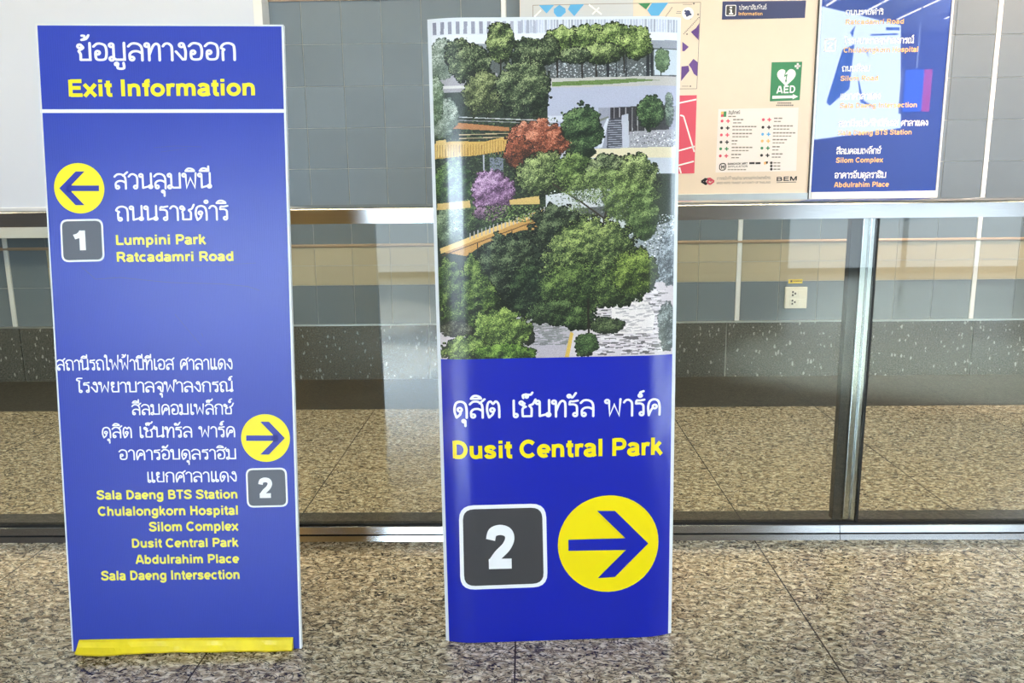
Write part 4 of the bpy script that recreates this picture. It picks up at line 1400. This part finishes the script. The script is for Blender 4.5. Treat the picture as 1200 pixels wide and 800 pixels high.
def dab(x, y, rx, ry, colr, a=1.0):
    cx, cy = x, y
    x0, x1 = int(max(0, cx - rx - 1)), int(min(CW, cx + rx + 2))
    y0, y1 = int(max(0, cy - ry - 1)), int(min(CH, cy + ry + 2))
    if x1 <= x0 or y1 <= y0:
        return
    m_ = ((xx[y0:y1, x0:x1] - cx) / rx) ** 2 + ((yy[y0:y1, x0:x1] - cy) / ry) ** 2 < 1
    sub = img[y0:y1, x0:x1]
    sub[m_] = sub[m_] * (1 - a) + np.array(colr) * a


def line(p, q, wd, colr):
    a, b = Q(*p), Q(*q)
    n_ = int(max(abs(a[0] - b[0]), abs(a[1] - b[1]))) + 1
    for i in range(n_ + 1):
        t_ = i / n_
        dab(a[0] + (b[0] - a[0]) * t_, a[1] + (b[1] - a[1]) * t_, wd * SX / 2 + .3, wd * SX / 2 + .3, colr)


def Z(X, Y):
    return 490 + X / 1.897, Y / 1.897


def zp(pts, c, j=0):
    poly([Z(*p) for p in pts], c, j)


def zl(p, q, wd, c):
    line(Z(*p), Z(*q), wd / 1.897, c)


def vnoise(cell):
    """smooth value noise over the whole picture"""
    gh, gw = int(CH / cell) + 3, int(CW / cell) + 3
    g = rng.random((gh, gw))
    y, x = np.arange(CH) / cell, np.arange(CW) / cell
    yi, xi = y.astype(int), x.astype(int)
    fy, fx = (y - yi)[:, None], (x - xi)[None, :]
    fy, fx = fy * fy * (3 - 2 * fy), fx * fx * (3 - 2 * fx)
    return (g[yi][:, xi] * (1 - fx) + g[yi][:, xi + 1] * fx) * (1 - fy) + (g[yi + 1][:, xi] * (1 - fx) + g[yi + 1][:, xi + 1] * fx) * fy


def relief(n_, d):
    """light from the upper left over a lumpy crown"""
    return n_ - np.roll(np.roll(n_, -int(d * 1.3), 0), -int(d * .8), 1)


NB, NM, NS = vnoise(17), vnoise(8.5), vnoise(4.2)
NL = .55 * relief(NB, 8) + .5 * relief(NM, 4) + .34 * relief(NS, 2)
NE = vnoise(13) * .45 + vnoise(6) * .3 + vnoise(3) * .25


def tree(cx, cy, rx, ry, dark_, mid_, light_, dens=1.0, sun=(-.14, -.28), leaf=1.0, back=1.0, shape=0.0):
    """crown: dark mass with a ragged edge, then leaves lit by the crown's own lumps (shape > 0 narrows the top)"""
    dark_, mid_, light_ = (np.array(c, float) for c in (dark_, mid_, light_))
    (cx, cy), rx, ry = Z(cx, cy), rx / 1.897, ry / 1.897
    n_ = int(dens * rx * ry * 3.14 * 2.3)

    def place():
        while True:
            a, b = rng.uniform(-1.15, 1.15, 2)
            wdt = 1 - shape * max(0, (.6 - b) / 1.6)
            X, Y = Q(cx + a * rx, cy + b * ry)
            xi, yi = int(min(CW - 1, max(0, X))), int(min(CH - 1, max(0, Y)))
            if (a / wdt) ** 2 + b * b < .30 + 1.1 * NE[yi, xi] + .3 * (rng.random() - .5):
                return a, b, X, Y, xi, yi
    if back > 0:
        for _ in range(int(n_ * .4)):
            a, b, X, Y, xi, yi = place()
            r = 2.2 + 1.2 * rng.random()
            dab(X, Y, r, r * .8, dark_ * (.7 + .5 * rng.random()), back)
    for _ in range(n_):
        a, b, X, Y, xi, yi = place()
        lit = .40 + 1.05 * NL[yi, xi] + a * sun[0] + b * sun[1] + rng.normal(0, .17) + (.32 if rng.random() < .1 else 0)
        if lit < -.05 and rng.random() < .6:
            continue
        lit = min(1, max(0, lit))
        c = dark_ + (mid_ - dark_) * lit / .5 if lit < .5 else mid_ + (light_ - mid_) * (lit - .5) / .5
        s_ = leaf * (.55 + .6 * rng.random())
        dab(X, Y, s_ * 1.02, s_ * .85, c, .95)


def scatter(x0, x1, y0, y1, n_, cols_, r0=.6, r1=1.4):
    """specks in a box given in picture units"""
    for _ in range(n_):
        X, Y = Q(*Z(x0 + (x1 - x0) * rng.random(), y0 + (y1 - y0) * rng.random()))
        s_ = r0 + (r1 - r0) * rng.random()
        c = np.array(cols_[rng.integers(len(cols_))], float) * (.85 + .3 * rng.random())
        dab(X, Y, s_ * SX * .75, s_ * SX * .5, c, .9)


G1 = ((26, 34, 26), (92, 108, 66), (196, 208, 140))
G2 = ((20, 27, 22), (68, 82, 58), (170, 180, 132))
G3 = ((30, 40, 26), (108, 130, 70), (210, 222, 146))
GD = ((14, 19, 16), (44, 56, 42), (122, 136, 98))
GB = ((26, 36, 22), (92, 116, 58), (186, 206, 114))
GP = ((92, 104, 92), (150, 162, 144), (222, 228, 216))
DK = [(28, 38, 28), (52, 66, 44), (78, 94, 60), (20, 28, 20), (96, 112, 76)]
# ground colour of the middle distance
zp([(0, 170), (640, 170), (640, 820), (0, 820)], (44, 54, 42), 10)
# facade with fins, slab, glazed storey
zp([(0, 30), (640, 30), (640, 120), (0, 120)], (236, 238, 245), 3)
for k_ in range(14):
    x = 38 + 17 * k_
    c = (140 + 4 * k_, 140 + 4 * k_, 156 + 4 * k_)
    zp([(x, 52), (x + 8, 52), (x + 8, 77), (x, 77)], c, 8)
for k_ in range(54):
    x = 232 + 6.5 * k_
    v_ = 172 + 50 * rng.random()
    zp([(x, 46), (x + 4.4, 46), (x + 4.4, 76), (x, 76)], (v_, v_ + 3, v_ + 18), 4)
zp([(0, 80), (640, 76), (640, 95), (0, 100)], (243, 245, 250), 2)
zp([(0, 100), (300, 96), (520, 94), (640, 90), (640, 112), (0, 116)], (158, 160, 172), 5)
zp([(0, 112), (640, 110), (640, 175), (0, 180)], (92, 96, 98), 10)
zp([(526, 113), (640, 111), (640, 165), (526, 167)], (206, 214, 222), 5)
scatter(290, 520, 140, 172, 420, [(200, 206, 210), (150, 158, 160), (70, 76, 78), (226, 228, 230)])
for x, w_ in ((420, 6), (440, 3), (462, 3), (508, 7), (518, 5), (540, 3)):
    zp([(x, 108), (x + w_, 108), (x + w_, 172), (x, 172)], (36, 40, 46), 4)
zp([(290, 172), (640, 168), (640, 192), (290, 196)], (196, 190, 186), 6)
zp([(300, 180), (480, 174), (540, 178), (420, 186), (300, 189)], (104, 128, 72), 10)
zp([(30, 160), (180, 160), (180, 200), (30, 200)], (168, 162, 168), 8)
zp([(30, 186), (110, 186), (110, 192), (30, 192)], (220, 216, 212), 4)
# lavender wall, recess with stair and terrace
zp([(290, 192), (640, 188), (640, 345), (290, 345)], (184, 186, 206), 4)
zp([(290, 252), (420, 250), (420, 262), (290, 266)], (214, 216, 228), 4)
zp([(402, 236), (640, 230), (640, 330), (402, 330)], (156, 156, 172), 6)
zp([(428, 236), (560, 230), (560, 300), (428, 304)], (58, 56, 62), 8)
for x in (436, 448, 462, 476, 488, 505):
    zl((x, 236), (x, 285), 1.3, (176, 174, 178))
zp([(422, 262), (454, 256), (454, 320), (420, 323)], (66, 68, 78), 5)
for k_ in range(12):
    zl((423, 264 + k_ * 5), (452, 263 + k_ * 5), 1.5, (150, 152, 164))
zp([(453, 253), (468, 249), (470, 322), (455, 324)], (196, 198, 210), 4)
zp([(398, 310), (423, 254), (425, 260), (410, 322), (400, 324)], (214, 216, 226), 4)
zp([(400, 262), (424, 254), (424, 258), (400, 268)], (120, 124, 116), 4)
zp([(470, 288), (640, 280), (640, 325), (470, 325)], (164, 162, 170), 8)
scatter(472, 590, 288, 320, 260, [(84, 82, 86), (226, 224, 226), (130, 128, 132), (244, 244, 246)])
zp([(380, 325), (640, 320), (640, 350), (380, 346)], (228, 216, 184), 5)
zp([(380, 344), (640, 346), (640, 380), (380, 380)], (196, 200, 210), 5)
# planting under the decks
scatter(30, 310, 255, 520, 3600, DK, .7, 1.8)
zp([(60, 262), (130, 268), (205, 276), (205, 284), (130, 280), (60, 276)], (176, 120, 78), 8)
zl((95, 252), (300, 262), 1.2, (204, 206, 210))
zl((95, 259), (300, 268), 1.0, (150, 150, 154))
zp([(30, 310), (80, 304), (150, 306), (205, 294), (208, 302), (196, 326), (130, 336), (30, 342)], (208, 168, 92), 9)
zp([(44, 302), (66, 300), (72, 336), (44, 338)], (228, 196, 128), 7)
for k_ in range(28):
    x = 34 + 6.1 * k_
    zl((x, 312 if x < 150 else 304), (x, 338 - (x - 34) * .04), .9, (152, 112, 58))
for y0_ in (288, 296):
    zl((95, y0_ + 2), (206, y0_), 1.1, (206, 184, 146))
zl((148, 336), (149, 382), 3, (176, 178, 186))
zp([(162, 340), (192, 340), (192, 372), (162, 372)], (116, 122, 136), 10)
scatter(150, 200, 335, 380, 160, DK)
# trees of the terrace behind
tree(250, 118, 44, 34, *G2)
tree(60, 130, 34, 44, *GP, dens=.9)
tree(96, 118, 34, 34, *G2)
tree(120, 140, 50, 44, *G2)
tree(186, 95, 32, 44, *G1)
for x, a, b in ((310, 120, 168), (365, 120, 170), (396, 125, 168), (186, 130, 190), (458, 120, 160)):
    zl((x, a), (x + 1, b), 3.2, (40, 36, 32))
tree(325, 98, 46, 36, *G3)
tree(385, 92, 44, 36, *G3)
tree(440, 92, 44, 38, *G3)
tree(488, 98, 34, 38, *G3)
tree(290, 112, 26, 30, *G2)
tree(410, 120, 46, 24, *G1)
tree(350, 125, 36, 18, *G2)
tree(544, 136, 18, 24, (70, 88, 66), (112, 136, 96), (170, 190, 150))
tree(560, 240, 10, 40, (60, 70, 62), (110, 126, 106), (176, 190, 168), dens=.7, back=.4)
tree(150, 205, 50, 48, (34, 40, 30), (88, 98, 62), (176, 182, 128))
tree(240, 195, 62, 64, *G2, dens=1.15)
tree(60, 250, 32, 44, *GP)
tree(45, 210, 16, 50, (70, 86, 66), (124, 142, 112), (206, 216, 196))
# orange tree, conifer and the tree by the terrace
tree(362, 288, 46, 62, (20, 30, 24), (56, 78, 52), (126, 150, 98), dens=1.3)
tree(265, 308, 66, 50, (58, 36, 30), (164, 88, 64), (236, 168, 138), dens=1.3)
tree(225, 330, 34, 34, (48, 34, 28), (120, 66, 46), (196, 112, 84))
tree(516, 246, 30, 40, (26, 38, 30), (66, 90, 58), (136, 162, 108))
# middle rows
tree(80, 400, 44, 60, (24, 36, 24), (60, 86, 48), (128, 156, 88))
tree(120, 470, 74, 40, (26, 36, 26), (66, 86, 52), (138, 160, 100))
tree(70, 490, 34, 44, (60, 72, 56), (104, 122, 90), (176, 192, 152), dens=.9)
tree(280, 380, 60, 52, *G1, dens=1.1)
tree(345, 370, 44, 40, (28, 38, 26), (82, 102, 58), (156, 176, 104))
tree(168, 415, 46, 50, (70, 50, 70), (150, 110, 150), (226, 192, 222), dens=1.35)
tree(165, 462, 40, 18, (50, 40, 50), (116, 86, 110), (176, 140, 168))
tree(430, 380, 60, 44, *G2)
tree(490, 400, 48, 66, *G1)
zp([(46, 440), (118, 434), (120, 450), (46, 454)], (212, 180, 112), 7)
zp([(205, 434), (270, 426), (272, 444), (206, 444)], (212, 180, 112), 7)
# pale clearing and spreading tree
zp([(285, 425), (400, 410), (470, 420), (470, 500), (330, 500), (285, 470)], (206, 208, 212), 8)
zp([(345, 455), (440, 450), (440, 476), (345, 476)], (92, 94, 96), 10)
scatter(290, 470, 410, 500, 520, [(60, 70, 54), (104, 118, 84), (226, 228, 228), (84, 96, 70)])
zp([(440, 520), (590, 480), (590, 640), (480, 640)], (150, 156, 162), 14)
scatter(470, 590, 470, 650, 1500, [(60, 66, 66), (110, 118, 120), (200, 206, 214), (232, 234, 240), (40, 48, 44), (90, 104, 84)], .6, 1.7)
for p, q in (((405, 515), (420, 450)), ((420, 455), (470, 410)), ((413, 478), (362, 440)), ((406, 510), (500, 500)), ((455, 505), (510, 470)), ((365, 442), (300, 400)), ((420, 450), (405, 400)), ((400, 470), (350, 480))):
    zl(p, q, 3.4, (54, 46, 36))
tree(400, 408, 90, 40, (50, 62, 42), (98, 116, 68), (170, 188, 118), dens=.55, back=0)
tree(470, 440, 66, 50, (44, 56, 38), (92, 110, 64), (166, 186, 116), dens=.8, back=.25)
tree(500, 470, 34, 60, (36, 48, 34), (82, 102, 62), (152, 172, 110), back=.6)
tree(340, 470, 50, 26, (40, 50, 36), (84, 100, 62), (150, 166, 110), dens=.5, back=0)
# sloping boardwalk
zp([(52, 548), (110, 520), (200, 486), (290, 462), (290, 500), (230, 502), (150, 530), (110, 558), (80, 552)], (196, 148, 84), 9)
zp([(52, 540), (110, 518), (210, 478), (300, 450), (300, 460), (210, 490), (115, 528), (54, 552)], (230, 192, 120), 7)
for k_ in range(22):
    x = 118 + 8.6 * k_
    y = 506 - (x - 118) * .34
    zl((x, y), (x, y + 14), 1.9, (174, 170, 168))
for x in (134, 172, 210, 246):
    zl((x, 530 - (x - 134) * .36), (x, 556 - (x - 134) * .42), 1.8, (36, 30, 26))
zl((56, 556), (286, 472), 1.6, (92, 66, 42))
scatter(150, 270, 446, 482, 700, [(36, 52, 32), (84, 110, 60), (130, 152, 92), (26, 36, 26)], .7, 1.6)
# ground
zp([(40, 735), (130, 720), (215, 690), (330, 690), (350, 640), (590, 620), (590, 820), (40, 820)], (214, 204, 208), 6)
zp([(212, 696), (300, 690), (345, 738), (330, 820), (200, 820)], (186, 178, 186), 8)
for k_ in range(260):
    x, y = 220 + 110 * rng.random(), 694 + 70 * rng.random()
    zl((x, y), (x + 12, y - 2 + 3 * rng.random()), 1.6, (118 + 30 * rng.random(),) * 3)
for k_ in range(420):
    x, y = 390 + 150 * rng.random(), 640 + 150 * rng.random()
    v_ = rng.random()
    c = (104, 98, 100) if v_ < .45 else ((236, 228, 230) if v_ < .8 else (150, 142, 144))
    zl((x, y), (x + 8 + 12 * rng.random(), y - 1.5 + 3 * rng.random()), 2, c)
zp([(430, 664), (500, 652), (526, 700), (520, 742), (428, 742)], (238, 230, 228), 7)
for k_ in range(70):
    x, y = 430 + 80 * rng.random(), 664 + 76 * rng.random()
    zl((x, y), (x + 12, y - 1), 1.6, (190, 182, 184))
# big dark masses in front
tree(310, 505, 60, 60, *GD)
tree(200, 590, 70, 84, *GD, dens=1.15)
tree(255, 640, 56, 66, (12, 18, 14), (32, 46, 32), (84, 104, 66))
tree(385, 570, 112, 96, (20, 28, 20), (72, 90, 54), (178, 192, 116), dens=1.15)
tree(350, 640, 84, 62, (18, 26, 20), (54, 72, 42), (132, 154, 84), dens=1.1)
tree(440, 640, 60, 40, (20, 28, 20), (60, 78, 44), (140, 160, 90))
tree(480, 600, 54, 52, (26, 36, 22), (86, 106, 50), (170, 188, 98), dens=1.1)
tree(310, 690, 70, 30, (16, 24, 18), (48, 64, 40), (112, 134, 82))
tree(356, 705, 34, 30, (18, 26, 20), (56, 76, 44), (124, 146, 86))
tree(556, 570, 22, 70, (60, 66, 70), (118, 126, 132), (200, 208, 216), dens=.8, back=.5)
tree(554, 730, 22, 60, (44, 50, 50), (96, 104, 102), (172, 180, 180), dens=.9, back=.8)
tree(420, 722, 40, 18, (26, 32, 26), (66, 80, 52), (124, 138, 94))
zl((377, 660), (378, 756), 4.2, (34, 30, 26))
tree(372, 768, 28, 28, (20, 30, 22), (56, 80, 46), (116, 142, 86))
zp([(338, 735), (345, 739), (330, 820), (320, 820)], (218, 182, 90), 6)
tree(120, 650, 84, 96, (20, 28, 16), (64, 86, 42), (150, 172, 90), dens=1.25, shape=.75)
tree(70, 620, 30, 60, (24, 34, 20), (70, 92, 46), (148, 170, 92))
tree(85, 725, 40, 20, (40, 40, 34), (80, 82, 66), (140, 142, 120), dens=.7, back=.6)
tree(246, 748, 14, 20, (24, 26, 24), (52, 56, 50), (90, 94, 86))
tree(185, 735, 64, 56, *GB, dens=1.25)
tree(110, 775, 58, 36, *GB, dens=1.2)
tree(190, 785, 76, 26, (24, 38, 20), (80, 112, 46), (150, 182, 86), dens=1.2)

img = np.clip(img, 0, 255)
VT = SH - .0065
UL, UR = -hw + ML, hw - MR
us = UL + (UR - UL) * np.arange(CW + 1) / CW
vv = VT + (VB - VT) * np.arange(CH + 1) / CH
cu = np.array([curve(float(u)) for u in us])
grid = np.zeros((CH + 1, CW + 1, 3), np.float32)
grid[:, :, 0] = us[None, :]
grid[:, :, 1] = cu[None, :]
grid[:, :, 2] = vv[:, None]
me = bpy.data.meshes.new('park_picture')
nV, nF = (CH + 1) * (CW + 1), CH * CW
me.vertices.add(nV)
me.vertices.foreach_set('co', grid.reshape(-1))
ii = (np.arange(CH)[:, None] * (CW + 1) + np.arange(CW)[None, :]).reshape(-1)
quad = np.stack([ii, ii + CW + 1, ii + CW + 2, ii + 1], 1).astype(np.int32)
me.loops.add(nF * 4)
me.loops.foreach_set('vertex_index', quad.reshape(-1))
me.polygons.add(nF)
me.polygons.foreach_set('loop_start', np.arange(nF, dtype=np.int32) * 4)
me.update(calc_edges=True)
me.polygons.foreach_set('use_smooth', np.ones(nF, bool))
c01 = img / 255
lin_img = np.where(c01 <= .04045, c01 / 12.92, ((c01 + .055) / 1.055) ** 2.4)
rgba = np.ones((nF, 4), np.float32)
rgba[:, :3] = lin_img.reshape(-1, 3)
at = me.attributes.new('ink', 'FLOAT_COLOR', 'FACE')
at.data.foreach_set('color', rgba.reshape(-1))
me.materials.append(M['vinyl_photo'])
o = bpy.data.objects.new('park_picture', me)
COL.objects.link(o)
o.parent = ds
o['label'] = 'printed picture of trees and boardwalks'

# ================================================================== ADVERTISING BOXES BEHIND THE CAMERA (seen mirrored in the blue poster)
YP = YW - .041
YL, YR2 = -1.4, -3.6
t = thing('advertising_lightbox', 'large back-lit white advertising box hung behind the camera, mirrored in blue poster', 'lightbox')
q = [mirrored(947, 165, YP, YL), mirrored(1056, 150, YP, YR2), mirrored(1056, 29, YP, YR2), mirrored(947, 3, YP, YL)]
nrm = (q[1] - q[0]).cross(q[3] - q[0]).normalized()
if nrm.y < 0:
    nrm = -nrm
c = sum(q, Vector()) / 4
t.location = c


def facing(px, py, lift):
    """mirror-image point of the poster that lies on the lightbox's face"""
    r = ray(px, py)
    a_, b_ = mirrored(px, py, YP, YL), mirrored(px, py, YP, YR2)
    d_ = b_ - a_
    p_ = a_ + d_ * ((q[0] - a_).dot(nrm) / d_.dot(nrm))
    return tuple(p_ + nrm * lift - c)


def slab_of(pts, front, back, name, mat):
    n_ = len(pts)
    fr, bk = [tuple(p + nrm * front - c) for p in pts], [tuple(p + nrm * back - c) for p in pts]
    MB().add(fr + bk, [tuple(range(n_)), tuple(range(2 * n_ - 1, n_ - 1, -1))] + [(i, i + n_, (i + 1) % n_ + n_, (i + 1) % n_) for i in range(n_)]).build(name, mat, t)


mid = sum(q, Vector()) / 4
slab_of(q, -.004, -.12, 'casing', 'alu')
slab_of([p + (mid - p) * .01 for p in q], 0, -.003, 'lit_face', 'ad_white')
for f_ in (.2, .8):
    tp = q[3].lerp(q[2], f_) - c - nrm * .06
    MB().box(tp.x - .01, tp.x + .01, tp.y - .01, tp.y + .01, tp.z - .02, ZC - c.z).build('hanger', 'alu', t)
for pl in ([(987, 58), (1001, 52), (995, 104), (972, 124), (968, 120)], [(1004, 85), (1008, 120), (1026, 127), (1026, 125), (1012, 118)], [(996, 38), (1002, 30), (999, 44)],
           [(1013, 58), (1016, 60), (1019, 70)], [(1038, 32), (1054, 32), (1054, 35.5), (1038, 35.5)], [(1020, 40), (1052, 39), (1052, 41), (1020, 42)]):
    mb = MB()
    mb.add([facing(x, y, .004) for x, y in pl], [tuple(range(len(pl)))])
    mb.build('print', 'ad_blue', t, fix=False)
YS = -3.0
p0, p1 = mirrored(1057.5, 131, YP, YS), mirrored(1093, 81, YP, YS)
t = thing('advertising_screen', 'small blue and red lit screen hung behind the camera, mirrored in blue poster', 'screen', Matrix.Translation((0, YS, 0)))
xm = p0.x + (p1.x - p0.x) * .7
MB().box(p0.x - .02, p1.x + .02, -.1, -.004, p0.z - .02, p1.z + .02, .004).build('casing', 'dark_steel', t)
MB().box(p0.x, xm, -.003, 0, p0.z, p1.z).build('lit_face', 'ad_screen', t)
MB().box(xm, p1.x, -.003, 0, p0.z, p1.z).build('lit_face', 'ad_red', t)
MB().box((p0.x + p1.x) / 2 - .01, (p0.x + p1.x) / 2 + .01, -.07, -.05, p1.z + .02, ZC).build('hanger', 'alu', t)
